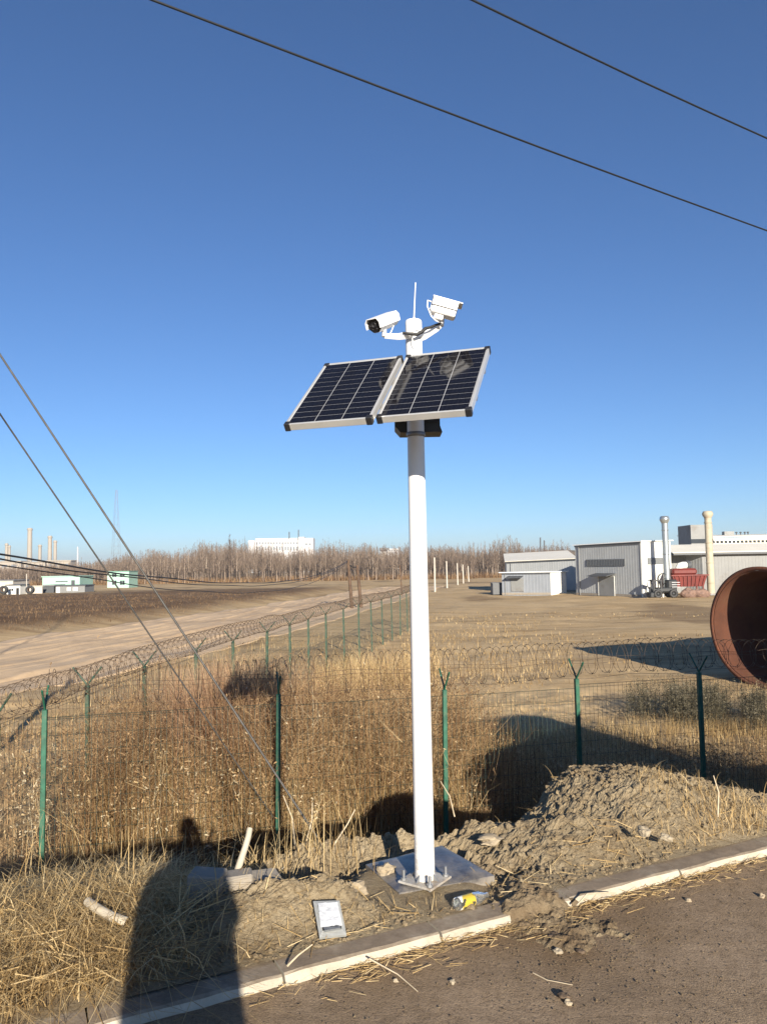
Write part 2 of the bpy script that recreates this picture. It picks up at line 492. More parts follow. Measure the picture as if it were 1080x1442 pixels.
def heap(x, y):
    """pale soil heap right of the pole"""
    dx, dy = x - HX, y - HY
    r = np.hypot(dx / .90, dy / .95)
    a = np.arctan2(dy, dx)
    r = r * (1 + .22 * fbm(a * 1.3 + 4, r * .9, 61, 3))
    h = .215 * np.clip(1 - r, 0, 1) ** .9
    dx2, dy2 = x - 2.30, y - 5.35
    h2 = .09 * np.clip(1 - np.hypot(dx2 / .6, dy2 / .5), 0, 1) ** .9
    dx3, dy3 = x - 1.0, y - 4.85
    h3 = .13 * np.clip(1 - np.hypot(dx3 / .7, dy3 / .5), 0, 1) ** .9
    return np.maximum(np.maximum(h, h2), h3)
def crumble(x, y):
    """broken, clotted relief of dug soil"""
    n1 = fbm(x * 3.2, y * 3.2, 71, 5, .55)
    n2 = fbm(x * 15, y * 15, 83, 4, .6)
    n3 = np.abs(fbm(x * 7, y * 7, 97, 3, .5))
    n4 = fbm(x * 38, y * 38, 113, 3, .6)
    return .055 * n1 + .036 * n2 - .045 * n3 + .026 * n4 + .012
def flat_spots(x, y, z):
    """under the slab, flush"""
    d = np.hypot(x - .17, y - 4.22)
    k = 1 - sstep((d - .30) / .22)
    return z * (1 - k) + (.062 - .06 * sstep((x - .38) / .2)) * k
def Zv(x, y):
    x = np.asarray(x, float); y = np.asarray(y, float)
    u, v = kerb_uv(x, y)
    amp = sstep((v - .18) / .5)
    dug = np.clip(sstep((x + 1.6) / .9), .25, 1) * (1 - .45 * sstep(heap(x, y) / .10)) * (1 - .6 * sstep((x - 2.4) / .5))
    z = KZ + .005 + .02 * sstep(v / .6) + amp * (bumps(x, y) + dug * crumble(x, y) + .05 * fbm(x * 1.1, y * 1.1, 3, 4))
    z = z + heap(x, y) * sstep((v - .1) / .3) + heap(x, y) * .0
    z = np.where(v < .5, np.maximum(z, .05 - .12 * np.clip((v - .13) / .35, 0, 1)), z)
    z = z - .20 * sstep((y - edge_y(x) + 1.0) / 1.1) * (1 - sstep((x - .6) / .8))
    z = flat_spots(x, y, z)
    s = np.clip((y - edge_y(x)) / 2.4, 0, 1)
    k = 1 - (1 - s) ** 1.8
    return z * (1 - k) + k * (-2.36 + .06 * fbm(x * 2, y * 2, 15, 4))
def fence_y(x):
    return 10.98 + .25 * x
def Zg(x, y):
    x = np.asarray(x, float); y = np.asarray(y, float)
    _, v = kerb_uv(x, y)
    zf = Zf(x, y)
    zv = np.where(v > .1, np.where(y < edge_y(x) + 2.4, Zv(x, y), -9), np.where(v > 0, KZ, 0.0))
    return np.maximum(zf, zv)

def grid_mesh(name, X, Y, Z, m, tint=None, smooth=True, parent=None):
    ny, nx = X.shape
    V = np.stack([X, Y, Z], -1).reshape(-1, 3)
    i = np.arange(ny * nx).reshape(ny, nx)
    Q = np.stack([i[:-1, :-1], i[:-1, 1:], i[1:, 1:], i[1:, :-1]], -1).reshape(-1, 4)
    return mesh_np(name, V, Q, m, parent, None if tint is None else tint.ravel(), smooth)

# ------------------------------------------------------------------ ground
def build_field():
    t = np.linspace(-1, 1, 420)
    xs = np.sinh(t * 8.2) / np.sinh(8.2) * 3500
    ty = np.linspace(0, 1, 520)
    ys = -60 + 0 * ty
    ys = np.concatenate([np.linspace(-3000, -10, 24), -9 + (np.sinh(ty * 7.0) / np.sinh(7.0)) * 5000])
    xs = np.sort(np.concatenate([xs, np.linspace(-8, 8, 160)]))
    ys = np.sort(np.concatenate([ys, np.linspace(8, 24, 160)]))
    X, Y = np.meshgrid(xs, ys)
    Z = Zf(X, Y)
    near = sstep((np.hypot(X, Y) - 7) / 4) * np.exp(-np.hypot(X, Y) / 60)
    Z = Z + near * .10 * fbm(X * 2.1, Y * 2.1, 41, 4)
    tint = np.clip(bank(X, Y) * 1.1 * (1 - .8 * sstep((np.hypot(X, Y) - 110) / 50)), 0, 1)
    scr = sstep((fbm(X * .09 + 5, Y * .05, 55, 5) - .22) * 5) * .55 * sstep((Y - 14) / 10)
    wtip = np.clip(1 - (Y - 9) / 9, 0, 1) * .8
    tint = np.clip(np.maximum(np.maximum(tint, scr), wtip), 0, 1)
    tag(grid_mesh('field', X, Y, Z, M['field'], tint), kind='structure')
build_field()

def build_dirt_road():
    ys = np.concatenate([np.linspace(4, 60, 90), np.linspace(61, 150, 60)])
    w = np.linspace(-1, 1, 110)
    cx = np.interp(ys, [0, 20, 30, 45, 70, 110, 170, 300], [-26, -21.5, -18.5, -14.0, -8.5, -2.0, 9.0, 40.0])
    hw = np.interp(ys, [0, 30, 70, 150], [8.2, 8.0, 7.2, 6.4])
    Y = np.repeat(ys[:, None], 110, 1)
    X = cx[:, None] + w[None] * (hw[:, None] + .7 * fbm(ys * .3, ys * 0, 8, 3)[:, None])
    Z = Zf(X, Y) + .03 + .035 * fbm(X * .9, Y * .5, 19, 3) + .10 * (1 - np.abs(w))[None] ** .5
    for w0, dp in ((-.72, .10), (-.48, .07), (-.2, .10), (-.02, .06), (.22, .09), (.4, .06), (.66, .08)):
        wc = w0 + .06 * fbm(ys * .06 + w0 * 9, ys * 0, 33, 3)
        q = (w[None] - wc[:, None]) / .028
        Z += dp * (-np.exp(-q ** 2) + .6 * np.exp(-(np.abs(q) - 1.7) ** 2)) * (.4 + 1.2 * (fbm(Y * .15 + w0, Y * 0, 37, 2) + .5))
    Z[:, 0] -= .3; Z[:, -1] -= .3
    tag(grid_mesh('dirt_road', X, Y, Z, M['dirt_road']), kind='structure')
build_dirt_road()

def build_road():
    us = np.concatenate([np.linspace(-60, -4, 40), np.linspace(-3.9, 8, 240), np.linspace(8.1, 70, 40)])
    vs = np.concatenate([np.linspace(-9, -4, 12), np.linspace(-3.9, .03, 120)])
    U, V = np.meshgrid(us, vs)
    X, Y = kerb_xy(U, V)
    Z = .012 * fbm(X * .6, Y * .6, 2, 3) * np.clip(-V, 0, 1) + .004 * fbm(X * 6, Y * 6, 4, 3)
    spill = np.exp(-((U - 1.42) ** 2) / .10 - (V + .02) ** 2 / .04)
    gut = np.exp(V / .12) * .012 * (1 + fbm(X * 5, Y * 5, 22, 3))
    Z = Z + gut
    tint = np.clip(np.exp(V / .22) * (.6 + 1.1 * fbm(X * 3, Y * 3, 18, 4)) + spill * 1.2 + .9 * np.exp(-((U - 1.5) ** 2) / .16 - (V + .35) ** 2 / .10) * (fbm(X * 4, Y * 4, 23, 3) + .45), 0, 1)
    Z[0] = -2.6
    tag(grid_mesh('road', X, Y, Z, M['asphalt'], tint), kind='structure')
build_road()

def build_verge():
    us = np.concatenate([np.linspace(-60, -3.6, 60), np.linspace(-3.55, 5.2, 520), np.linspace(5.3, 70, 70)])
    n = 330
    t = np.linspace(0, 1, n)
    x0, y0 = kerb_xy(us, .13)
    Y1 = edge_y(x0) + 2.5
    Y1 = np.maximum(Y1, y0 + 3.5)
    k = np.where(t < .72, t / .72 * .55, .55 + (t - .72) / .28 * .45)
    Y = y0[:, None] + (Y1 - y0)[:, None] * k[None]
    X = np.repeat(x0[:, None], n, 1)
    Z = Zv(X, Y)
    u, v = kerb_uv(X, Y)
    bx, by = G(738, 1285, .08)[:2]
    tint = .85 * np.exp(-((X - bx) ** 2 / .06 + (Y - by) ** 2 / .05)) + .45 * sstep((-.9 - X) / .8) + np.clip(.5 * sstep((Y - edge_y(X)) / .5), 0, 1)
    dx, dy = G(700, 1230, .05)[:2]
    tint = np.clip(tint + .5 * np.exp(-((X - dx) ** 2 + (Y - dy) ** 2) / .05), 0, 1)
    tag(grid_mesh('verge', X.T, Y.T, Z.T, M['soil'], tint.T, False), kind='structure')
build_verge()

def build_spill():
    U, V = np.meshgrid(np.linspace(.75, 2.1, 150), np.linspace(-.75, .5, 150))
    X, Y = kerb_xy(U, V)
    base = np.where(V < 0, .012, np.where(V < .16, KZ, np.maximum(Zv(X, Y), KZ * .5)))
    k = np.exp(-((U - 1.40 - .12 * V) ** 2) / .055 - (V - .10) ** 2 / .060) + .55 * np.exp(-((U - 1.55) ** 2) / .06 - (V + .28) ** 2 / .035)
    n = fbm(X * 6, Y * 6, 12, 5, .6); n2 = fbm(X * 30, Y * 30, 44, 3, .6)
    Z = base - .035 + k * (.065 + .04 * n) + .018 * n2 * np.clip(k * 2, 0, 1)
    Zs = Z.copy()
    for i in range(3):
        Zs[1:-1, :] = (Zs[:-2, :] + Zs[1:-1, :] * 2 + Zs[2:, :]) / 4
        Zs[:, 1:-1] = (Zs[:, :-2] + Zs[:, 1:-1] * 2 + Zs[:, 2:]) / 4
    e = np.minimum(np.minimum(U - .75, 2.1 - U), np.minimum(V + .75, .5 - V))
    Z = Zs + .014 * n2 * np.clip(k * 2, 0, 1) + .010 * fbm(X * 60, Y * 60, 46, 3, .6) * np.clip(k * 2, 0, 1) - .2 * (1 - sstep(e / .12))
    tag(grid_mesh('soil_spill', X, Y, Z, M['soil'], np.clip(.35 + .5 * n, 0, 1), False), 'brown soil spilled over the kerb onto the road', 'soil', kind='stuff')
build_spill()

# kerb: a row of stones
def build_kerb():
    k = link('kerb', None); tag(k, kind='structure')
    cz = math.atan2(KD[1], KD[0])
    L = .76
    for i in range(-14, 30):
        a, b = i * L + .13, (i + 1) * L + .13 - random.uniform(.006, .014)
        mb = MB()
        dz = random.uniform(-.006, .006); dv = random.uniform(-.006, .006)
        prof = [(.0, -.12), (.0, .018), (.016, .046), (.03, .052), (.155, .054), (.155, -.12)]
        ns = 9
        vs = []
        for s in range(ns + 1):
            u = a + (b - a) * s / ns
            e = .004 if s in (0, ns) else 0
            for j, (v, z) in enumerate(prof):
                jit = (random.random() - .5) * .007 if j in (1, 2, 3) else 0
                x, y = kerb_xy(u, v + dv + jit + (e if j < 3 else 0)); vs.append((x, y, z + dz - e + jit * .5))
        P = len(prof); fs = []
        for s in range(ns):
            for j in range(P - 1):
                fs.append((s * P + j, (s + 1) * P + j, (s + 1) * P + j + 1, s * P + j + 1))
        fs += [tuple(range(P)), tuple(range(ns * P, ns * P + P))[::-1]]
        mb.add(vs, fs)
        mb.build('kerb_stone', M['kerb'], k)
build_kerb()

# ------------------------------------------------------------------ soil crumbs, stones
def rocks(pts, sizes, seed, squash=.7):
    """many low rough lumps -> arrays"""
    import bmesh
    bm = bmesh.new(); bmesh.ops.create_icosphere(bm, subdivisions=1, radius=1)
    bv = np.array([v.co[:] for v in bm.verts]); bf = np.array([[v.index for v in f.verts] for f in bm.faces]); bm.free()
    r = np.random.default_rng(seed); n = len(pts)
    A = r.uniform(0, 6.28, n); c, s = np.cos(A), np.sin(A)
    V = bv[None] * r.uniform(.62, 1.25, (n, len(bv), 1)) * r.uniform(.65, 1.3, (n, 1, 3))
    V = np.stack([V[..., 0] * c[:, None] - V[..., 1] * s[:, None], V[..., 0] * s[:, None] + V[..., 1] * c[:, None], V[..., 2] * squash], -1)
    V = V * np.asarray(sizes)[:, None, None] + np.asarray(pts)[:, None]
    Fc = bf[None] + (np.arange(n) * len(bv))[:, None, None]
    return V.reshape(-1, 3), Fc.reshape(-1, 3), np.repeat(r.uniform(0, .35, n), len(bv))
def clods():
    n = 9000
    x = RNG.uniform(-1.6, 3.6, n * 4); y = RNG.uniform(3.2, 6.8, n * 4)
    u, v = kerb_uv(x, y)
    dens = np.clip(.25 + 1.6 * fbm(x * 1.6, y * 1.6, 77, 3), 0.04, 1) * np.clip((x + 1.5), .1, 1)
    ok = (v > .14) & (y < edge_y(x) + .5) & (RNG.uniform(0, 1, n * 4) < dens) & (np.hypot(x - .17, y - 4.22) > .36)
    x, y = x[ok][:n], y[ok][:n]
    s = .006 + .022 * RNG.beta(1.1, 5, len(x)) + .012 * (RNG.uniform(0, 1, len(x)) > .96)
    V, Fc, t = rocks(np.stack([x, y, Zv(x, y) + s * .15], -1), s, 3)
    tag(mesh_np('soil_crumbs', V, Fc, M['soil'], None, t), 'loose soil crumbs scattered over the dug verge', kind='stuff')
    n = 700
    a = RNG.uniform(0, 6.283, n); q = np.sqrt(RNG.uniform(0, 1, n)) * 1.1
    x = HX + q * np.cos(a) * 1.05 - .1; y = HY + q * np.sin(a) * .9 - .12
    _, v = kerb_uv(x, y); k = (v > .2) & (RNG.uniform(0, 1, n) < .9); x, y = x[k], y[k]
    s = .010 + .034 * RNG.beta(1.0, 5, len(x))
    V, Fc, t = rocks(np.stack([x, y, Zv(x, y) + s * .12], -1), s, 8, .75)
    tag(mesh_np('soil_lumps', V, Fc, M['soil'], None, t * .6), 'broken lumps of dug soil lying over the heap', kind='stuff')
    # gravel on the road
    n = 2200
    uu = RNG.uniform(-2, 6, n); vv = -RNG.exponential(.55, n) - .01
    uu = np.where(RNG.uniform(0, 1, n) < .35, 1.45 + RNG.normal(0, .35, n), uu)
    x, y = kerb_xy(uu, vv)
    s = .0025 + .006 * RNG.beta(1.1, 7, n)
    V, Fc, t = rocks(np.stack([x, y, .004 + s * .3], -1), s, 5)
    tag(mesh_np('road_grit', V, Fc, M['soil'], None, t + .3), 'loose grit lying on the asphalt by the kerb', kind='stuff')
clods()
def stone(px, py, r, label, m='stone', sq=.6, z=None, sx=1.0, rot=0.0, name='stone'):
    p = G(px, py, .06 if z is None else z)
    zz = float(Zg(p.x, p.y)); p = G(px, py, zz + r * .3)
    import bmesh
    bm = bmesh.new(); bmesh.ops.create_icosphere(bm, subdivisions=3, radius=1)
    sd = abs(hash(label)) % 97 if False else int(px * 7 + py) % 97
    vs = []
    for v in bm.verts:
        c = v.co
        k = 1 + .75 * float(fbm(c.x * 1.1 + sd, c.y * 1.1 + c.z * 1.7, sd, 4)) + .3 * float(fbm(c.x * 1.5 - c.z * 1.3, c.y * 1.9 + sd, sd + 3, 3))
        w = Vector((c.x * k * sx, c.y * k, c.z * k * sq)) * r
        vs.append(Matrix.Rotation(rot, 3, 'Z') @ w)
    fs = [[v.index for v in f.verts] for f in bm.faces]; bm.free()
    o = MB().add(vs, fs).build(name, M[m])
    o.location = (p.x, p.y, zz + r * sq * .45)
    return tag(o, label, 'stone' if name == 'stone' else 'clod')
stone(502, 1252, .055, 'smooth round brown stone at left corner of the grey base slab', 'stone', .75)
stone(906, 1172, .045, 'long pale clod standing on right flank of the soil heap', 'stone_pale', .7, sx=.55, rot=.5, name='soil_clod')
stone(936, 1180, .034, 'pale angular clod low on the right flank of the heap', 'stone_pale', .7, name='soil_clod')
stone(795, 1404, .022, 'dark clod lying out on the asphalt near bottom of picture', 'dark_clod', .8, 0.0, name='soil_clod')
stone(800, 1412, .015, 'small greenish pebble touching the dark clod on the asphalt', 'stone_pale', .8, 0.0)
stone(637, 1383, .013, 'pale pebble with black side lying on the asphalt below the pole', 'stone_pale', .8, 0.0)
stone(557, 1381, .012, 'round whitish pebble on the road just below the kerb joint', 'stone_pale', .8, 0.0)
stone(785, 1340, .020, 'white flecked clod among soil spilled off the kerb', 'stone_pale', .7, 0.0, name='soil_clod')
stone(818, 1340, .018, 'brown clod at right end of the soil spill on the road', 'dark_clod', .7, 0.0, name='soil_clod')
stone(968, 1268, .016, 'small stone on the asphalt near the right kerb', 'stone', .7, 0.0)
stone(780, 1318, .026, 'dark brown lump of soil where the kerb is buried', 'dark_clod', .75, 0.0, name='soil_clod')
stone(545, 1228, .05, 'rough clod leaning on the left edge of the base slab', 'stone', .7, name='soil_clod')
stone(458, 1215, .04, 'broad pale clod beside the half buried hose', 'stone', .55, name='soil_clod')
stone(690, 1182, .045, 'long tan clod on the near edge left of the heap', 'stone', .5, sx=1.6, rot=.4, name='soil_clod')
stone(1072, 1262, .014, 'pebble on the road at right edge of picture', 'stone', .8, 0.0)

# ------------------------------------------------------------------ plants
def ribbons(P0, h, az, lean, w, seg=3, droop=0.0, tip=.15, rng=RNG):
    """curved upright blades: (n) arrays -> V, Q"""
    n = len(P0); t = np.linspace(0, 1, seg + 1)
    hx, hy = np.cos(az), np.sin(az)
    off = lean[:, None] * h[:, None] * t[None] ** 1.6
    zz = h[:, None] * (t[None] - droop * t[None] ** 3) * np.sqrt(np.clip(1 - (lean[:, None] * t[None] * .6) ** 2, .1, 1))
    Cn = np.stack([P0[:, 0, None] + hx[:, None] * off, P0[:, 1, None] + hy[:, None] * off, P0[:, 2, None] + zz], -1)
    sa = az + np.pi / 2 + rng.normal(0, .6, n)
    sv = np.stack([np.cos(sa), np.sin(sa), 0 * sa], -1)
    ww = w[:, None] * (1 - (1 - tip) * t[None])
    L = Cn - sv[:, None] * ww[..., None] / 2; Rr = Cn + sv[:, None] * ww[..., None] / 2
    V = np.stack([L, Rr], 2).reshape(n, -1, 3)
    q = np.array([[2 * i, 2 * i + 1, 2 * i + 3, 2 * i + 2] for i in range(seg)])
    Q = q[None] + (np.arange(n) * 2 * (seg + 1))[:, None, None]
    return V.reshape(-1, 3), Q.reshape(-1, 4), Cn
def sticks(A, B, w, rng=RNG):
    n = len(A); d = B - A
    s = np.cross(d, rng.normal(0, 1, (n, 3))); s /= np.linalg.norm(s, axis=1)[:, None] + 1e-9
    s *= (w / 2)[:, None]
    V = np.stack([A - s, A + s, B + s * .5, B - s * .5], 1).reshape(-1, 3)
    return V, np.arange(n * 4).reshape(n, 4)
class Veg:
    def __init__(s): s.V, s.Q, s.T, s.n = [], [], [], 0
    def add(s, V, Q, T):
        s.V.append(V); s.Q.append(Q + s.n); s.T.append(T); s.n += len(V)
    def build(s, name, m, label=None, cat=None, kind='stuff', parent=None):
        o = mesh_np(name, np.concatenate(s.V), np.concatenate(s.Q), m, parent, np.clip(np.concatenate(s.T), 0, 1))
        return tag(o, label, cat, None, kind)
def tints(n, k, mean, sd): return np.repeat(RNG.normal(mean, sd, n), k)
def grass(vg, x, y, h0, h1, w, lean=.5, tint=(.6, .2), seg=3, z=None, droop=.15):
    n = len(x)
    z = Zg(x, y) if z is None else z
    h = RNG.uniform(h0, h1, n)
    V, Q, C = ribbons(np.stack([x, y, z - .02], -1), h, RNG.uniform(0, 6.283, n), np.abs(RNG.normal(0, lean, n)) + (.35 if lean > 1 else 0), w * RNG.uniform(.6, 1.3, n), seg, droop)
    vg.add(V, Q, np.repeat(RNG.normal(tint[0], tint[1], n) + .4 * fbm(x * .9, y * .9, 231, 3), 2 * (seg + 1)))
    return C
def weeds(vg, x, y, h0, h1, twigs=12, leaves=18, tint=(.45, .22), ls=.022, hmul=None, w=.006):
    n = len(x)
    z = Zg(x, y)
    h = RNG.uniform(h0, h1, n) * (1 if hmul is None else hmul)
    V, Q, C = ribbons(np.stack([x, y, z - .03], -1), h, RNG.uniform(0, 6.283, n), np.abs(RNG.normal(0, .28, n)), w * RNG.uniform(.8, 1.9, n), 3, .05)
    base = RNG.normal(tint[0], tint[1] * .8, n) + .5 * fbm(x * .9, y * .9, 231, 3)
    vg.add(V, Q, np.repeat(base + .15, 8))
    def on_stem(k, lo=.2):
        t = RNG.uniform(lo, 1, (n, k)) * 3
        i = np.minimum(t.astype(int), 2); f = (t - i)[..., None]
        a = np.take_along_axis(C, i[..., None], 1); b = np.take_along_axis(C, i[..., None] + 1, 1)
        return (a * (1 - f) + b * f).reshape(-1, 3)
    if twigs:
        A = on_stem(twigs); m = len(A)
        az = RNG.uniform(0, 6.283, m); el = RNG.uniform(.1, 1.3, m); L = RNG.uniform(.06, .30, m) * np.repeat(h, twigs)
        B = A + np.stack([np.cos(az) * np.cos(el), np.sin(az) * np.cos(el), np.sin(el)], -1) * L[:, None]
        V, Q = sticks(A, B, np.full(m, w * .75)); vg.add(V, Q, np.repeat(np.repeat(base, twigs) + RNG.normal(0, .1, m), 4))
        S = B
    else: S = None
    if leaves:
        A = on_stem(leaves, .1); m = len(A)
        if S is not None:
            j = RNG.integers(0, len(S), m); use = RNG.uniform(0, 1, m) < .5
            A[use] = S[j[use]]
        A = A + RNG.normal(0, .03, (m, 3))
        d = RNG.normal(0, 1, (m, 3)); d /= np.linalg.norm(d, axis=1)[:, None]
        V, Q = sticks(A, A + d * (ls * RNG.uniform(.6, 2.2, m))[:, None], ls * RNG.uniform(.4, .9, m)); vg.add(V, Q, np.repeat(np.repeat(base, leaves) + RNG.normal(.0, .16, m), 4))
def zone(n, px0, px1, y0, y1, mask=None, power=1.0):
    y = y0 + (y1 - y0) * RNG.uniform(0, 1, n) ** power
    x = (RNG.uniform(px0, px1, n) - 540) / F * y
    if mask is not None:
        k = mask(x, y); x, y = x[k], y[k]
    return x, y
def behind(x, y): return y > fence_y(x) + .12
LF = [(-5.6, 6.6), (-4.55, 9.75), (-4.4, 13.6), (-3.8, 17.9), (-3.1, 21.8), (-2.5, 26.0), (1.3, 47.0), (12.5, 120.0)]   # left fence line
def right_of_left_fence(x, y): return x > np.interp(y, [p[1] for p in LF], [p[0] for p in LF]) + .15

def build_weeds():
    v = Veg()
    m1 = lambda x, y: behind(x, y) & (RNG.uniform(0, 1, len(x)) < .35 + 1.3 * (fbm(x * .7, y * .7, 201, 3) + .35))
    x, y = zone(14500, -120, 790, 10.0, 16.0, lambda x, y: m1(x, y) & (RNG.uniform(0, 1, len(x)) < np.clip((760 - (x / y * F + 540)) / 170, 0, 1) ** 1.3) & right_of_left_fence(x, y), 1.0)
    weeds(v, x, y, .95, 1.8, 13, 17, hmul=np.clip(1.08 + 1.0 * fbm(x * .7, y * .7, 203, 3), .5, 1.6) * np.clip((840 - (x / y * F + 540)) / 240, .4, 1), tint=(.38, .24))
    x, y = zone(3600, 560, 1300, 11, 15.0, m1)
    weeds(v, x, y, .35, .85, 10, 14, tint=(.5, .2))
    x, y = zone(2500, 300, 660, 15, 19.0)
    weeds(v, x, y, .6, 1.0, 9, 12, tint=(.42, .18))
    for px, n in ((205, 26), (282, 26), (60, 18), (330, 14), (135, 14), (430, 16)):
        y = RNG.uniform(10.3, 11.3, n); x = (px + RNG.normal(0, 12, n) - 540) / F * y
        k = behind(x, y); weeds(v, x[k], y[k], 1.2, 1.75, 5, 22, tint=(.98, .06), ls=.03)
    # a thin fringe in front of the fence and on the shaded slope
    x, y = zone(1500, -100, 1250, 7.5, 12.5, lambda x, y: (y < fence_y(x) - .1) & (y > fence_y(x) - 1.6))
    weeds(v, x, y, .2, .5, 8, 8, tint=(.4, .2))
    # left of the side fence
    x, y = zone(900, -150, 140, 9.5, 19, lambda x, y: ~right_of_left_fence(x, y))
    weeds(v, x, y, .25, .7, 8, 10, tint=(.5, .2))
    v.build('dry_weeds', M['weed'], 'tangle of dry brown weeds along the wire fence', 'weeds')
    v = Veg()
    x, y = zone(37000, -120, 790, 9.8, 15.5, lambda x, y: m1(x, y) & (RNG.uniform(0, 1, len(x)) < np.clip((760 - (x / y * F + 540)) / 170, 0, 1) ** 1.3) & right_of_left_fence(x, y))
    grass(v, x, y, .7, 2.0, .0095, .36, (.44, .24))
    x, y = zone(26000, 560, 1300, 11.0, 19.0, lambda x, y: behind(x, y) & (RNG.uniform(0, 1, len(x)) < .25 + 1.4 * (fbm(x * .6, y * .6, 207, 3) + .3)))
    grass(v, x, y, .15, .6, .008, .6, (.55, .2))
    x, y = zone(22000, 370, 800, 17.5, 31, lambda x, y: right_of_left_fence(x, y) & (RNG.uniform(0, 1, len(x)) < np.clip(1 - ((x / y * F + 540) - 500 + 170 * fbm(x * .22, y * .22, 221, 3)) / 110, 0, 1)) & (RNG.uniform(0, 1, len(x)) < .3 + 1.5 * (fbm(x * .35, y * .35, 209, 3) + .35)))
    grass(v, x, y, .5, 1.25, .013, .35, (.60, .2))
    x, y = zone(9000, 640, 1250, 18, 34, lambda x, y: RNG.uniform(0, 1, len(x)) < .2 + 1.6 * fbm(x * .25, y * .25, 211, 3))
    grass(v, x, y, .06, .24, .014, .8, (.6, .18))
    x, y = zone(9000, 560, 800, 20, 60, lambda x, y: RNG.uniform(0, 1, len(x)) < np.clip(1 - ((x / y * F + 540) - 590) / 70, 0, 1) * .3 + .8 * fbm(x * .15, y * .12, 213, 3))
    grass(v, x, y, .10, .36, .025, .6, (.52, .2))
    x, y = zone(7000, 600, 1250, 30, 85, lambda x, y: RNG.uniform(0, 1, len(x)) < 1.8 * fbm(x * .12, y * .3, 217, 4) - .1)
    grass(v, x, y, .05, .22, .05, .8, (.35, .25))
    x, y = zone(5000, -60, 640, 15, 45, lambda x, y: (~right_of_left_fence(x, y)) & (road_v(x, y) > 7.2))
    grass(v, x, y, .15, .5, .016, .6, (.55, .2))
    v.build('dry_field_grass', M['straw'], 'dry straw grass of the low field behind the fence', 'grass')
    v = Veg()
    rx = lambda n, px, s, y: ((px + RNG.normal(0, s, n) - 540) / F * y, None)
    for px, s, yy, n, h0, h1 in ((338, 34, 12.4, 3400, 1.8, 3.0), (305, 34, 13.4, 2300, 1.8, 2.7), (392, 30, 13.2, 1400, 1.5, 2.5), (255, 30, 15.5, 600, 1.3, 2.0), (460, 50, 15.5, 900, 1.3, 2.1)):
        y = yy + RNG.normal(0, .4, n); x = (px + RNG.normal(0, s, n) - 540) / F * y
        grass(v, x, y, h0, h1, .015, .30, (.55, .27), 5, droop=.10)
    v.build('dry_reeds', M['reed'], 'tall reddish brown reeds standing behind the left fence posts', 'reeds')
    v = Veg()
    for px, yy, n in ((945, 20.2, 200), (985, 19.8, 260), (895, 20.8, 90), (1050, 19.2, 160), (1110, 18.8, 160), (640, 16.0, 60)):
        y = yy + RNG.normal(0, .7, n); x = (px + RNG.normal(0, 13, n) - 540) / F * y
        weeds(v, x, y, .5, .95, 14, 20, tint=(.55, .25), ls=.028)
    v.build('grey_scrub', M['scrub'], 'grey green dead scrub beside the rusty pipe', 'scrub')
build_weeds()

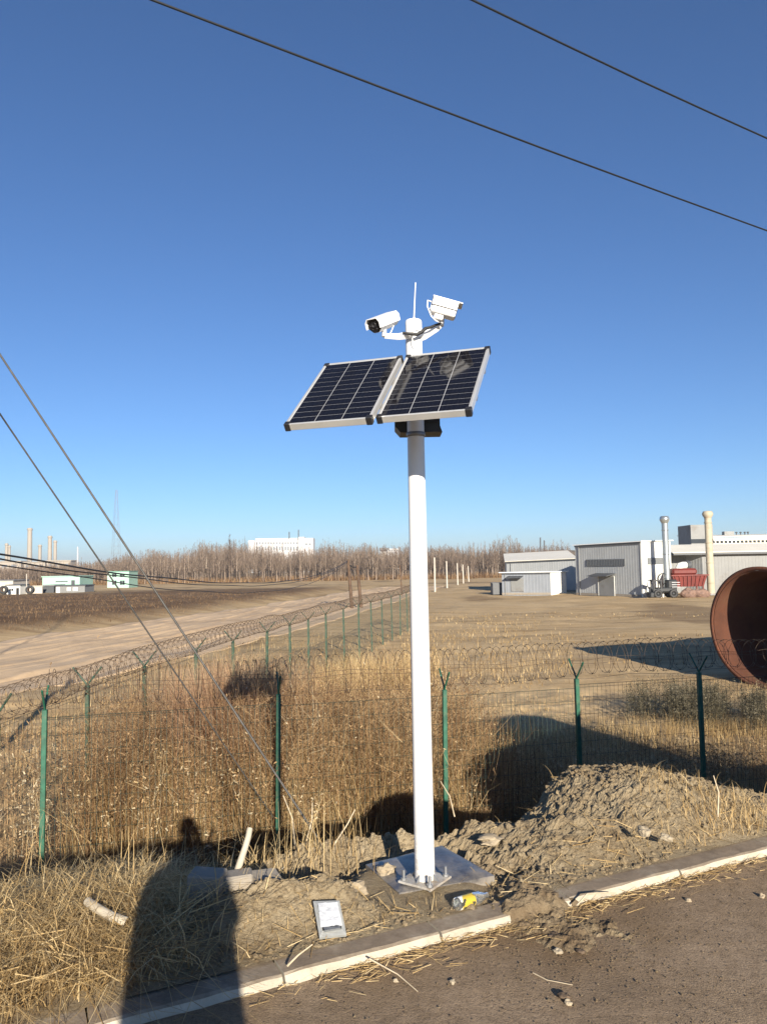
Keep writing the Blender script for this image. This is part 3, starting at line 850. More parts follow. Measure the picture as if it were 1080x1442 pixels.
def build_verge_grass():
    v = Veg()
    # straw left of the shadow
    def m(x, y):
        _, vv = kerb_uv(x, y); return (vv > .17) & (y < edge_y(x) + .4)
    n = 110000
    x = RNG.uniform(-4.6, -.55, n); y = RNG.uniform(1.3, 5.6, n)
    k = m(x, y) & (RNG.uniform(0, 1, n) < np.clip(1.15 - np.maximum(0, x + 1.35) * 1.5, .12, 1) * np.clip(.5 + 1.2 * fbm(x * 1.4, y * 1.4, 301, 3), .15, 1))
    x, y = x[k], y[k]
    grass(v, x, y, .12, .40, .0052, 1.15, (.68, .22), 4, droop=.5)
    # flattened litter
    n = 26000
    x = RNG.uniform(-4.5, 3.6, n); y = RNG.uniform(1.3, 6.2, n); u, vv = kerb_uv(x, y)
    strip = np.exp(-((vv - .30) / .22) ** 2)
    k = m(x, y) & (RNG.uniform(0, 1, n) < np.clip(np.where(x < -.8, .9, .35 * strip + .02), 0, 1)) & (np.hypot(x - .17, y - 4.22) > .33)
    x, y = x[k], y[k]; n = len(x); az = RNG.uniform(0, 6.283, n); L = RNG.uniform(.03, .16, n) * np.where(x < -.9, 1.7, 1.0)
    A = np.stack([x, y, Zv(x, y) + .006 + np.where(x < -.9, RNG.uniform(0, .12, n), 0)], -1)
    bx, by = x + np.cos(az) * L, y + np.sin(az) * L
    B = np.stack([bx, by, Zg(bx, by) + RNG.uniform(.004, .05, n) * np.where(x < -.9, 2.8, 1.0)], -1)
    V, Q = sticks(A, B, RNG.uniform(.003, .006, n)); v.add(V, Q, tints(n, 4, .62, .2))
    # gutter litter on the road
    n = 2300
    u = RNG.uniform(-1.4, 4.5, n); vv = -np.abs(RNG.normal(0, .075, n)) + .01
    k = RNG.uniform(0, 1, n) < np.clip(.35 + 1.6 * fbm(u * 1.6, u * 0, 305, 3), .05, 1)
    u, vv = u[k], vv[k]; n = len(u); az = RNG.normal(0, .7, n) + math.atan2(KD[1], KD[0]); L = RNG.uniform(.02, .10, n) * np.where(RNG.uniform(0, 1, n) < .5, 1, -1)
    x, y = kerb_xy(u, vv)
    A = np.stack([x, y, np.full(n, .02)], -1); B = A + np.stack([np.cos(az) * L, np.sin(az) * L, RNG.uniform(-.008, .02, n)], -1)
    V, Q = sticks(A, B, RNG.uniform(.002, .004, n)); v.add(V, Q, tints(n, 4, .62, .2))
    # tufts along the top edge right of the heap and at the right kerb
    for px, py, n, h0, h1, s in ((1050, 1160, 260, .08, .26, .16), (985, 1155, 200, .07, .22, .16), (930, 1130, 110, .06, .20, .12), (1090, 1185, 220, .1, .26, .2), (1000, 1180, 140, .05, .14, .2), (870, 1215, 120, .03, .10, .25), (950, 1195, 120, .03, .12, .2),
                                 (430, 1175, 150, .10, .34, .20), (470, 1160, 120, .1, .32, .18), (590, 1125, 90, .08, .25, .3), (730, 1110, 50, .08, .2, .2), (560, 1285, 160, .03, .1, .2), (620, 1290, 120, .03, .09, .15), (330, 1340, 140, .04, .12, .2), (400, 1335, 160, .04, .12, .2)):
        p = G(px, py, .1); x = p.x + RNG.normal(0, s, n); y = p.y + RNG.normal(0, s, n)
        k = m(x, y); grass(v, x[k], y[k], h0, h1, .0045, .8, (.58, .2), 4, droop=.3)
    # stalks standing along the top of the slope at the left
    x, y = zone(320, -20, 520, 4.2, 5.6)
    k = m(x, y); grass(v, x[k], y[k], .2, .55, .006, .35, (.62, .2), 4, droop=.1)
    v.build('verge_straw', M['straw'], 'dry yellow straw grass and litter on the verge and kerb', 'grass')
build_verge_grass()
def twig(name, pts, r, label, m='straw_stick', cat='stick'):
    o = MB().tube(pts, r, 6, rs=[r * (1 - .5 * i / (len(pts) - 1)) for i in range(len(pts))]).build(name, M[m])
    return tag(o, label, cat)
M['straw_stick'] = mat('straw_stick', (.46, .38, .26), .8, var=.2, scale=20)
def gp(px, py, dz=.0, z=.07):
    p = G(px, py, z); q = G(px, py, float(Zg(p.x, p.y)) + dz); return q
twig('dry_stalk', [gp(812, 1275, .005, 0), gp(826, 1259, .02, 0), gp(850, 1257, .03, 0), gp(868, 1258, .01, 0)], .005, 'bent pale stalk lying on the asphalt near the right kerb')
twig('dry_stalk', [gp(750, 1370, .005, 0), gp(770, 1380, .012, 0), gp(806, 1387, .005, 0)], .003, 'thin pale stalk lying flat on the asphalt below the soil spill')
twig('dry_stalk', [gp(520, 1350, .01, 0), gp(560, 1372, .02, 0), gp(588, 1396, .005, 0)], .004, 'dark stalk leaning from the kerb onto the road')
twig('dry_stalk', [gp(405, 1360, .02, .05), gp(420, 1345, .06, .05), gp(440, 1330, .08, .05)], .005, 'dark twig across the kerb top below the plastic pack')
for a, b, hh, lb in (((416, 1195), (399, 1120), .30, 'upright pale stalk left of the tuft behind the hose'), ((430, 1190), (440, 1130), .25, 'pale stalk leaning right in the tuft behind the hose'), ((470, 1190), (500, 1140), .22, 'bent stalk on the ridge between fence post and white pole'), ((640, 1150), (620, 1100), .28, 'white forked stalk on the ridge right of the white pole'), ((1010, 1150), (1004, 1092), .26, 'seed headed stalk in the tuft right of the heap')):
    p = gp(*a); q = D(b[0], b[1], p.y + .05)
    twig('dry_stalk', [p, p.lerp(q, .5) + Vector((.02, 0, .02)), q], .006, lb)

# ------------------------------------------------------------------ fences
def post_mesh(h):
    mb = MB(); mb.bbox((0, 0, h / 2 - .3), (.062, .062, h + .6), .006); return mb
def arm_mesh(h, spread=.22, up=.27):
    mb = MB()
    for s in (-1, 1):
        mb.tube([(0, 0, h - .02), (s * .02, 0, h + .03), (s * spread, 0, h + up)], .014, 6)
    return mb
def fence(name, label, line, xs, top, wire, vs_, hs, coil_r, pitch, seed, pmat='green_paint'):
    """line(t)->Vector at post foot, xs: post parameters"""
    root = thing(name, label, 'fence', line(xs[0]))
    o = Vector(root.location)
    rg = random.Random(seed)
    pm = am = None
    tops = []
    for i, t in enumerate(xs):
        p = line(t); h = top - p.z
        tops.append(p)
        d = (line(t + .05) - line(t - .05)); rz = math.atan2(d.y, d.x)
        h0 = 2.3
        if pm is None:
            a = post_mesh(h0).build('post', M[pmat], root); pm = a.data
            b = arm_mesh(h0).build('barb_arm', M[pmat], a); am = b.data
        else:
            a = link('post', pm, root); b = link('barb_arm', am, a)
        a.location = Vector((p.x, p.y, top - h0 + rg.uniform(-.04, .04))) - o
        a.rotation_euler = (rg.uniform(-.015, .015), rg.uniform(-.015, .015), rz + math.pi / 2 * 0)
        b.rotation_euler = (0, 0, math.pi / 2)
    for i in range(len(xs) - 1):
        A, B = line(xs[i]), line(xs[i + 1]); L = (B - A).length; d = (B - A) / L
        sag = rg.uniform(-.04, .02)
        zt = top - .10 + sag; z0 = -2.25
        n = max(2, int(L / vs_))
        nn = Vector((-d.y, d.x, 0)) * .04
        mb = MB()
        def w(p, q, r):
            dd = (q - p).normalized(); up = Vector((0, 0, 1)) if abs(dd.z) < .5 else Vector((d.x, d.y, 0))
            a1 = dd.cross(up).normalized() * r; a2 = up * r
            vs = [p + a1, p - a1 * .5 + a2 * .87, p - a1 * .5 - a2 * .87, q + a1, q - a1 * .5 + a2 * .87, q - a1 * .5 - a2 * .87]
            mb.add(vs, [(0, 1, 4, 3), (1, 2, 5, 4), (2, 0, 3, 5)])
        for k in range(1, n):
            p = A + d * (L * k / n) + nn
            w(Vector((p.x, p.y, z0)) - o, Vector((p.x, p.y, zt)) - o, wire)
        z = z0 + .1
        while z < zt:
            w(Vector((A.x, A.y, z)) + nn - o, Vector((B.x, B.y, z)) + nn - o, wire * 1.1); z += hs
        w(Vector((A.x, A.y, zt)) + nn - o, Vector((B.x, B.y, zt)) + nn - o, wire * 1.6)
        tag(mb.build('mesh_panel', M['green_wire'], root), kind='stuff')
    # razor coil
    t0, t1 = xs[0], xs[-1]
    Ltot = sum((tops[i + 1] - tops[i]).length for i in range(len(tops) - 1))
    cum = [0]
    for i in range(len(tops) - 1): cum.append(cum[-1] + (tops[i + 1] - tops[i]).length)
    turns = int(Ltot / pitch); seg = 20
    s = np.linspace(0, 1, turns * seg + 1)
    dist = s * Ltot
    tx = np.interp(dist, cum, [p.x for p in tops]); ty = np.interp(dist, cum, [p.y for p in tops])
    dx, dy = np.gradient(tx), np.gradient(ty); ln = np.hypot(dx, dy) + 1e-9; dx /= ln; dy /= ln
    ph = s * turns * 2 * np.pi
    rr = coil_r * (1 + .16 * vnoise(dist * .9, dist * 0, seed) * 2)
    wob = .35 * pitch * np.sin(ph * .5 + 3 * vnoise(dist * .5, dist * 0, seed + 3))
    cz = top + .02 + coil_r + .10 * vnoise(dist * .35, dist * 0, seed + 5)
    X = tx + dx * wob - dy * rr * np.cos(ph); Y = ty + dy * wob + dx * rr * np.cos(ph); Z = cz + rr * np.sin(ph)
    pts = np.stack([X, Y, Z], -1) - np.array(o)
    tan = np.gradient(pts, axis=0); tan /= np.linalg.norm(tan, axis=1)[:, None]
    ax = np.stack([dx, dy, 0 * dx], -1)
    n1 = np.cross(tan, ax); n1 /= np.linalg.norm(n1, axis=1)[:, None] + 1e-9
    n2 = np.cross(tan, n1)
    r = wire * 1.35
    ring = np.stack([pts + n1 * r, pts + n2 * r, pts - n1 * r, pts - n2 * r], 1)
    N = len(pts); i = np.arange(N - 1)[:, None]; k = np.arange(4)[None]
    Q = np.stack([i * 4 + k, i * 4 + (k + 1) % 4, (i + 1) * 4 + (k + 1) % 4, (i + 1) * 4 + k], -1).reshape(-1, 4)
    Vv = ring.reshape(-1, 3)
    # barbs
    b = np.arange(2, N - 2, 3); c = pts[b]; bl = .022
    bv = np.stack([c - tan[b] * bl, c + n1[b] * .012, c + tan[b] * bl, c - n1[b] * .012], 1).reshape(-1, 3)
    bq = np.arange(len(b) * 4).reshape(-1, 4) + len(Vv)
    mesh_np('razor_wire', np.concatenate([Vv, bv]), np.concatenate([Q, bq]), M['rusty_wire'], root)
    # two strands under the coil
    mb = MB()
    for dz, off in ((.27, .2), (.27, -.2), (.02, 0)):
        path = []
        for q in range(0, len(dist), 40):
            path.append((tx[q] - dy[q] * off - o.x, ty[q] + dx[q] * off - o.y, top + dz + .02 * math.sin(q * .13) - o.z))
        mb.tube(path, wire * 1.1, 4, smooth=False)
    mb.build('strand_wire', M['rusty_wire'], root)
    return root
def front_line(x): return Vector((x, fence_y(x), -2.3))
fence('wire_fence', 'green wire mesh fence with razor coil running across behind the white pole', front_line,
      [-4.35, -1.50, .80, 2.86, 4.90, 7.1, 9.4, 11.8], -.02, .0024, .070, .2, .25, .125, 5)
cumL = [0]
for a, b in zip(LF[:-1], LF[1:]): cumL.append(cumL[-1] + math.hypot(b[0] - a[0], b[1] - a[1]))
def left_line(t):
    return Vector((float(np.interp(t, cumL, [p[0] for p in LF])), float(np.interp(t, cumL, [p[1] for p in LF])), -2.3))
ts = [0.6]
while ts[-1] < 43: ts.append(ts[-1] + (2.35 if ts[-1] < 20 else 2.8))
fence('wire_fence', 'long green wire fence with razor coil receding beside the dirt road', left_line, ts, -.02, .0022, .10, .25, .19, .13, 9, 'green_weathered')

# ------------------------------------------------------------------ rusty pipe
def build_pipe():
    c = D(1070, 884, 24.5); R_ = 1.80
    az = math.radians(64)        # axis heads away to the right
    ax = Vector((math.sin(az), math.cos(az), 0))
    root = thing('steel_pipe', 'huge rusty steel pipe lying open end towards the fence', 'pipe', (c.x, c.y, c.z))
    zm = Matrix((Vector((math.cos(az), -math.sin(az), 0)), Vector((0, 0, 1)), ax)).transposed()
    mb = MB()
    mb.lathe([(R_, .0), (R_, 16.0), (R_ - .03, 16.0), (R_ - .03, 0)], 96, M=zm, m=0, close=True)
    o = mb.build('pipe_shell', [M['rust'], M['rust_in']], root)
    for p in o.data.polygons:
        cc = zm.transposed() @ p.center
        if math.hypot(cc.x, cc.y) < R_ - .012: p.material_index = 1
    MB().lathe([(R_ + .004, -.02), (R_ + .13, -.02), (R_ + .13, .10), (R_ + .004, .10)], 96, M=zm, close=True).build('stiffener_ring', M['rust'], root)
    MB().lathe([(R_ + .004, 4.0), (R_ + .12, 4.0), (R_ + .12, 4.1), (R_ + .004, 4.1)], 96, M=zm, close=True).build('stiffener_ring', M['rust'], root)
build_pipe()

# ------------------------------------------------------------------ the solar camera pole
PB = Vector((.184, 4.173, .085))
def build_pole():
    root = thing('solar_camera_pole', 'white steel pole carrying two solar panels, two cameras and an aerial', 'camera pole', PB)
    o = PB
    top = 3.095
    def rad(z): return .0535 - (z - .085) / 3.0 * .0085
    z1 = top - o.z
    MB().lathe([(rad(.1), .012), (rad(2.9), z1 - .28)], 40).build('pole_shaft', M['pole_paint'], root)
    MB().lathe([(.046, z1 - .28), (.046, z1 - .012), (.042, z1 - .002), (.034, z1), (0.0005, z1)], 40).build('pole_cap', M['white_paint'], root)
    rz = math.radians(-35)
    RZ = Matrix.Rotation(rz, 3, 'Z')
    MB().bbox((0, 0, .007), (.205, .205, .012), .002, RZ).build('base_flange', M['flange'], root)
    for sx in (-1, 1):
        for sy in (-1, 1):
            p = RZ @ Vector((sx * .080, sy * .080, 0))
            b = MB().tube([p + Vector((0, 0, -.01)), p + Vector((0, 0, .065))], .008, 8)
            b.lathe([(.0165, .0145), (.0165, .027)], 6, c=p, smooth=False)
            b.lathe([(.0165, .027), (.001, .0275)], 6, c=p, smooth=False)
            b.build('anchor_bolt', M['grey_metal'], root)
    for k in range(4):
        R2 = Matrix.Rotation(rz + k * math.pi / 2, 3, 'Z')
        MB().prism([R2 @ Vector(q) for q in ((.050, -.003, .0145), (.085, -.003, .0145), (.0525, -.003, .045), (.050, -.003, .045))], R2 @ Vector((0, .006, 0))).build('gusset', M['grey_metal'], root)
    # solar panels
    caps, cellmesh = None, None
    for (ox, oy, oz, psi, tau, W, L) in ((-.469, 3.650, 2.427, 18.22, 39.02, .4396, .6753), (-.0266, 3.6164, 2.449, 18.50, 39.56, .4553, .6804)):
        psi, tau = math.radians(psi), math.radians(tau)
        w = Vector((math.cos(psi), -math.sin(psi), 0)); b = Vector((math.sin(psi), math.cos(psi), 0))
        u = b * math.cos(tau) + Vector((0, 0, math.sin(tau))); n = w.cross(u)
        Rm = Matrix((w, u, n)).transposed().to_4x4()
        T = .035
        e = link('solar_panel', None, root)
        e.matrix_local = Matrix.Translation(Vector((ox, oy, oz)) - o) @ Rm
        # z = 0 is the front face, the frame lies behind
        fw = .011
        fr = MB()
        fr.bbox((W / 2, fw / 2, -T / 2), (W, fw, T), .0015); fr.bbox((W / 2, L - fw / 2, -T / 2), (W, fw, T), .0015)
        fr.bbox((fw / 2, L / 2, -T / 2), (fw, L - 2 * fw - .001, T), .0015); fr.bbox((W - fw / 2, L / 2, -T / 2), (fw, L - 2 * fw - .001, T), .0015)
        fr.build('panel_frame', M['alu'], e)
        MB().box((W / 2, L / 2, -.0075), (W - 2 * fw, L - 2 * fw, .006)).build('backsheet', M['backsheet'], e)
        for cx in (0, W):
            for cy in (0, L):
                MB().bbox((cx + (-.002 if cx else .002) * 6 - (.0 if cx else 0), cy + (-.002 if cy else .002) * 6, -T / 2), (.030, .030, T + .006), .003).build('corner_cap', M['black_plastic'], e)
        nx, ny = 3, 12
        iw, il = W - 2 * fw - .006, L - 2 * fw - .008
        cw, cl = iw / nx, il / ny
        cm = MB().bbox((0, 0, 0), (cw - .0030, cl - .0034, .0016), .0006).build('cell', M['cell'], e)
        first = True
        for i in range(nx):
            for j in range(ny):
                c = cm if first else link('cell', cm.data, e)
                first = False
                c.location = (fw + .003 + cw * (i + .5), fw + .004 + cl * (j + .5), -.0037)
        bk = MB(); bk.box((W / 2, L * .30, -T - .012), (W * .98, .03, .02)); bk.box((W / 2, L * .72, -T - .012), (W * .98, .03, .02))
        bk.build('mounting_rail', M['grey_metal'], e)
    # bracket from rails to the pole and the box under the panels
    br = MB()
    br.tube([Vector((.17, 3.86, 2.62)) - o, Vector((.185, 4.15, 2.56)) - o], .018, 8)
    br.tube([Vector((.0, 3.98, 2.73)) - o, Vector((.185, 4.17, 2.68)) - o], .014, 8)
    br.build('panel_bracket', M['grey_metal'], root)
    bl = D(556, 612, 4.33); brr = D(620, 611, 4.33); tl = D(556, 583, 4.33)
    cx = (bl + brr) / 2; wd = (brr - bl).length; hh = .26
    bx = MB()
    y0, y1 = 4.235, 4.41
    pts = [(bl.x, y0, bl.z + .03), (bl.x + .03, y0, bl.z - .005), (brr.x + .004, y0, bl.z - .005), (brr.x - .008, y0, bl.z + .03), (brr.x - .008, y0, bl.z + hh), (bl.x, y0, bl.z + hh)]
    bx.prism([Vector(p) - o for p in pts], (0, y1 - y0, 0))
    box = bx.build('battery_box', M['dark_box'], root)
    lb = MB(); lb.box(Vector((bl.x + wd * .5, y0 - .006, bl.z + .055)) - o, (wd * .9, .01, .012))
    for fx in (.16, .80): lb.box(Vector((bl.x + wd * fx, y0 - .005, bl.z + .10)) - o, (.012, .01, .012))
    lb.build('box_lip', M['black_plastic'], box)
    cl_ = MB()
    for zc in (2.455, 2.62): cl_.lathe([(.0480, zc - o.z - .012), (.0515, zc - o.z - .012), (.0515, zc - o.z + .012), (.0480, zc - o.z + .012)], 40, close=True)
    cl_.box(Vector((.185, 4.215, 2.46)) - o, (.09, .05, .03)); cl_.box(Vector((.185, 4.215, 2.62)) - o, (.09, .05, .03))
    cl_.build('clamp_band', M['grey_metal'], root)
    # aerial
    a0 = Vector((.186, 4.173, 3.09)) - o
    a1 = D(585, 398, 4.173) - o
    MB().tube([a0, a0.lerp(a1, .1), a0.lerp(a1, .101), a1], .005, 8, rs=[.007, .006, .0042, .0028]).build('aerial', M['white_plastic'], root)
    # arms
    pl = D(584, 471, 4.14) - o
    la = [pl, D(561, 474, 4.10) - o, D(541, 473, 4.07) - o]
    arm = MB().tube(la, .016, 4, rs=[.021, .018, .014], smooth=False)
    arm.tube([D(541, 474, 4.07) - o, D(541, 463, 4.07) - o], .013, 8)
    arm.build('camera_arm', M['white_plastic'], root)
    ra = [D(585, 477, 4.15) - o, D(597, 473, 4.16) - o, D(614, 463, 4.17) - o, D(621, 457, 4.17) - o]
    arm = MB().tube(ra, .018, 4, rs=[.024, .022, .018, .015], smooth=False)
    arm.tube([D(621, 459, 4.17) - o, D(622, 446, 4.17) - o], .016, 10)
    arm.build('camera_arm', M['white_plastic'], root)
    def frame(rear, front):
        f = (front - rear).normalized(); r = f.cross(Vector((0, 0, 1))).normalized(); up = r.cross(f)
        return Matrix((r, f, up)).transposed(), (front - rear).length
    # bullet camera (left)
    rear, front = D(554, 449, 4.17) - o, D(527, 459.5, 3.99) - o
    Rm, L = frame(rear, front)
    e = link('bullet_camera', None, root); e.matrix_local = Matrix.Translation(rear) @ Rm.to_4x4()
    def octo(hw, hh, y, k=.35):
        return [(hw * a, y, hh * b) for a, b in ((-1, -k), (-k, -1), (k, -1), (1, -k), (1, k), (k, 1), (-k, 1), (-1, k))]
    def loft(mb, rings, m=0):
        n = len(rings[0]); vs = [p for r in rings for p in r]
        fs = [(i * n + k, i * n + (k + 1) % n, (i + 1) * n + (k + 1) % n, (i + 1) * n + k) for i in range(len(rings) - 1) for k in range(n)]
        fs += [tuple(range(n))[::-1], tuple(range((len(rings) - 1) * n, len(rings) * n))]
        return mb.add(vs, fs, m)
    loft(MB(), [octo(.030, .028, -.006), octo(.036, .034, .0), octo(.038, .037, L * .35), octo(.038, .037, L - .012)]).build('camera_body', M['white_plastic'], e)
    loft(MB(), [octo(.0365, .0355, L - .0115), octo(.035, .034, L - .001)]).build('lens_window', M['lens_glass'], e)
    ln = MB(); ln.lathe([(.014, 0), (.014, .004), (.010, .005), (.009, .002), (.0005, .002)], 20, c=(0, L - .001, .006), M=Matrix.Rotation(-math.pi / 2, 3, 'X'))
    for a in range(6):
        ln.lathe([(.004, 0), (.003, .002), (.0003, .002)], 8, c=(.024 * math.cos(a * 1.05), L - .001, .003 + .022 * math.sin(a * 1.05)), M=Matrix.Rotation(-math.pi / 2, 3, 'X'))
    ln.build('lens', M['black_plastic'], e)
    sh = MB(); prof = [(-.043, -.012), (-.043, .022), (-.030, .042), (.030, .042), (.043, .022), (.043, -.012)]
    for (p, q) in zip(prof[:-1], prof[1:]):
        pts = [Vector((p[0], .004, p[1])), Vector((q[0], .004, q[1])), Vector((q[0] * .94, .004, q[1] - .003 * (q[1] > 0))), Vector((p[0] * .94, .004, p[1] - .003 * (p[1] > 0)))]
        sh.prism(pts, (0, L + .012, 0))
    sh.build('sun_shield', M['white_plastic'], e)
    MB().tube([D(551, 452, 4.15) - o, D(556, 442, 4.17) - o, D(557, 449, 4.16) - o, D(553, 462, 4.12) - o, D(549, 471, 4.10) - o], .0035, 6).build('camera_cable', M['white_plastic'], root)
    # box camera (right)
    rear, front = D(608, 431, 4.10) - o, D(642, 440.5, 4.10) - o
    Rm, L = frame(rear, front)
    e = link('bullet_camera', None, root); e.matrix_local = Matrix.Translation(rear) @ Rm.to_4x4()
    MB().bbox((0, L / 2, -.003), (.078, L, .070), .006).build('camera_body', M['white_plastic'], e)
    sh = MB()
    sh.bbox((0, L / 2 + .008, .044), (.098, L + .03, .006), .002)
    for s in (-1, 1): sh.bbox((s * .0475, L / 2, .022), (.005, L + .002, .048), .0015)
    sh.build('sun_shield', M['white_plastic'], e)
    MB().bbox((0, L * .38, -.052), (.050, .050, .030), .005).build('mount_block', M['white_plastic'], e)
    MB().bbox((0, L + .001, -.003), (.060, .004, .052), .001).build('lens_window', M['lens_glass'], e)
    MB().bbox((0, -.003, -.003), (.064, .006, .054), .002).build('rear_plate', M['grey_metal'], e)
    MB().tube([D(608, 425, 4.10) - o, D(602, 423, 4.09) - o, D(601.5, 431, 4.08) - o, D(607, 445, 4.08) - o, D(614, 452, 4.09) - o, D(623, 455, 4.12) - o], .004, 6).build('camera_cable', M['white_plastic'], root)
    # black cable loom
    lm = [D(567, 468.5, 4.085), D(577, 470, 4.08), D(587, 471, 4.085), D(594, 467.5, 4.09), D(599, 462.5, 4.10), D(606, 461, 4.11), D(614, 457.5, 4.13), D(621, 455, 4.14)]
    MB().tube([p - o for p in lm], .008, 8, rs=[.006, .009, .010, .010, .009, .008, .007, .005]).build('cable_loom', M['black_rubber'], root)
    MB().tube([p - o for p in (D(594, 463, 4.12), D(587, 461, 4.10), D(581.5, 464, 4.10), D(580, 472, 4.10), D(581, 483, 4.105), D(586, 495, 4.11))], .0025, 6).build('loose_cable', M['white_plastic'], root)
build_pole()
# base slab
def build_slab():
    z = .082
    cs = [G(515, 1213, z), G(622, 1187, z), G(696, 1229, z), G(562, 1254, z)]
    n = 14; mb = MB(); vs = []
    for i in range(n + 1):
        for j in range(n + 1):
            a, b = i / n, j / n
            p = cs[0] * (1 - a) * (1 - b) + cs[1] * a * (1 - b) + cs[2] * a * b + cs[3] * (1 - a) * b
            e = min(a, b, 1 - a, 1 - b)
            dz = .004 * float(fbm(a * 5, b * 5, 3, 3)) - .010 * max(0, .06 - e) / .06
            vs.append(p + Vector((0, 0, dz - .004)))
    q = lambda i, j: i * (n + 1) + j
    mb.add(vs, [(q(i, j), q(i, j + 1), q(i + 1, j + 1), q(i + 1, j))[::-1] for i in range(n) for j in range(n)], 0, True)
    ring = [q(0, j) for j in range(n)] + [q(i, n) for i in range(n)] + [q(n, j) for j in range(n, 0, -1)] + [q(i, 0) for i in range(n, 0, -1)]
    top = [vs[i] for i in ring]; bot = [v - Vector((0, 0, .14)) for v in top]; m = len(ring)
    mb.add(top + bot, [(i, (i + 1) % m, m + (i + 1) % m, m + i) for i in range(m)])
    tag(mb.build('base_slab', M['film']), 'dark grey film covered concrete slab under the white pole', 'slab')
build_slab()

# ------------------------------------------------------------------ litter on the verge
def build_litter():
    pts = [gp(326, 1254, .01), D(336, 1222, 4.08), D(346, 1192, 4.14), D(350, 1178, 4.16), D(352, 1167, 4.19)]
    tag(MB().tube(pts, .017, 12, rs=[.019, .018, .0165, .016, .0155]).build('hose_pipe', M['hose']), 'pale plastic hose stub standing up out of the concrete blocks', 'pipe')
    pts = [gp(398, 1222, .02), gp(408, 1234, .045), gp(420, 1243, .035), gp(436, 1250, .01), gp(448, 1254, -.02)]
    tag(MB().tube(pts, .013, 10).build('hose_pipe', M['hose']), 'pale hose curving half buried between blocks and slab', 'pipe')
    pts = [gp(124, 1270, .17), gp(140, 1281, .15), gp(158, 1291, .12), gp(178, 1298, .09)]
    tag(MB().tube(pts, .021, 12).build('hose_pipe', M['hose']), 'short thick pale pipe lying in the straw at left', 'pipe')
    for px, py, sz, rz, tilt, lb in ((292, 1262, (.17, .12, .19), -.12, .05, 'leftmost concrete block, in shadow at the end of the row'),
                                     (335, 1255, (.15, .12, .16), .22, -.06, 'middle concrete block with the pale hose standing in front'),
                                     (372, 1247, (.15, .12, .13), .45, .10, 'rightmost concrete block, tilted beside the soil')):
        p = G(px, py, .12); z = float(Zg(p.x, p.y))
        mm = Matrix.Rotation(rz, 3, 'Z') @ Matrix.Rotation(tilt, 3, 'X') @ Matrix.Rotation(tilt * .7, 3, 'Y')
        o = MB().bbox((0, 0, 0), sz, .007, mm).build('concrete_block', M['concrete'])
        o.location = (p.x, p.y, .045 + sz[2] / 2 + .005)
        tag(o, lb, 'block', 'concrete blocks in a row')
    # plastic pack with a paper in it, lying on the bank
    a, b, c, d = G(441, 1271, .16), G(478, 1270, .16), G(488, 1318, .075), G(450, 1322, .075)
    root = thing('plastic_pack', 'clear plastic pack with white paper inside leaning on the soil bank', 'package', (a + b + c + d) / 4)
    o = Vector(root.location)
    U = ((b - a) + (c - d)).normalized(); V = ((d - a) + (c - b)).normalized(); N = V.cross(U).normalized()
    if N.z < 0: N = -N
    q = [p - o for p in (a, b, c, d)]
    ctr = sum(q, Vector()) / 4
    def inset(k): return [ctr + (p - ctr) * k for p in q]
    g = MB()
    o0, i0 = inset(1.0), inset(.72)
    up = N * .016
    for i in range(4):
        j = (i + 1) % 4
        g.add([o0[i], o0[j], o0[j] + up * .6, o0[i] + up * .6], [(0, 1, 2, 3)])
        g.add([o0[i] + up * .6, o0[j] + up * .6, i0[j] + up, i0[i] + up], [(0, 1, 2, 3)])
    g.poly([p - N * .004 for p in o0])
    g.build('tray', M['pack_grey'], root)
    n = 10; vs = []
    pq = inset(.80)
    pq = [pq[0].lerp(pq[1], .08), pq[1], pq[2].lerp(pq[1], .16), pq[3].lerp(pq[0], .16)]
    for i in range(n + 1):
        for j in range(n + 1):
            s, t = i / n, j / n
            p = pq[0] * (1 - s) * (1 - t) + pq[1] * s * (1 - t) + pq[2] * s * t + pq[3] * (1 - s) * t
            vs.append(p + N * (.021 + .008 * float(fbm(s * 4, t * 5, 5, 3))))
    MB().add(vs, [(i * (n + 1) + j, (i + 1) * (n + 1) + j, (i + 1) * (n + 1) + j + 1, i * (n + 1) + j + 1) for i in range(n) for j in range(n)], 0, False).build('paper', M['paper'], root)
    w = MB(); w.box((pq[2] + pq[3]) / 2 + V * .012 + N * .020, (.075, .035, .008), .3); w.build('clip', M['pack_dark'], root)
    # bottle
    p0, p1 = gp(641, 1274, .025), gp(686, 1260, .03)
    ax = (p1 - p0).normalized(); L = (p1 - p0).length
    x = ax.cross(Vector((0, 0, 1))).normalized(); zz = x.cross(ax)
    RM2 = Matrix((x, zz, ax)).transposed()
    root = thing('drinks_bottle', 'empty clear plastic bottle with yellow and white label by the slab', 'bottle', p0)
    r = .030
    MB().lathe([(.001, .004), (r * .8, .0), (r, .008), (r, L * .45), (r * .94, L * .5), (r, L * .55), (r * .98, L * .70), (r * .45, L * .90), (r * .40, L)], 24, M=RM2).build('bottle_shell', M['clear_plastic'], root)
    MB().lathe([(r + .0012, L * .06), (r + .0012, L * .50)], 24, M=RM2).build('bottle_label', M['bottle_label'], root)
M['pack_grey'] = mat('pack_grey', (.30, .31, .30), .28, var=.2, scale=18)
M['pack_dark'] = mat('pack_dark', (.14, .15, .155), .3, var=.3, scale=30)
M['paper'] = mat('paper', (.50, .52, .54), .45, var=.08, scale=20, bmp=.3, bscale=60)
def clear_mat():
    m, n, p = nt('clear_plastic')
    p.inputs['Base Color'].default_value = (.93, .96, .95, 1); p.inputs['Roughness'].default_value = .12
    p.inputs['Transmission Weight'].default_value = .92; p.inputs['IOR'].default_value = 1.12
    return m
M['clear_plastic'] = clear_mat()
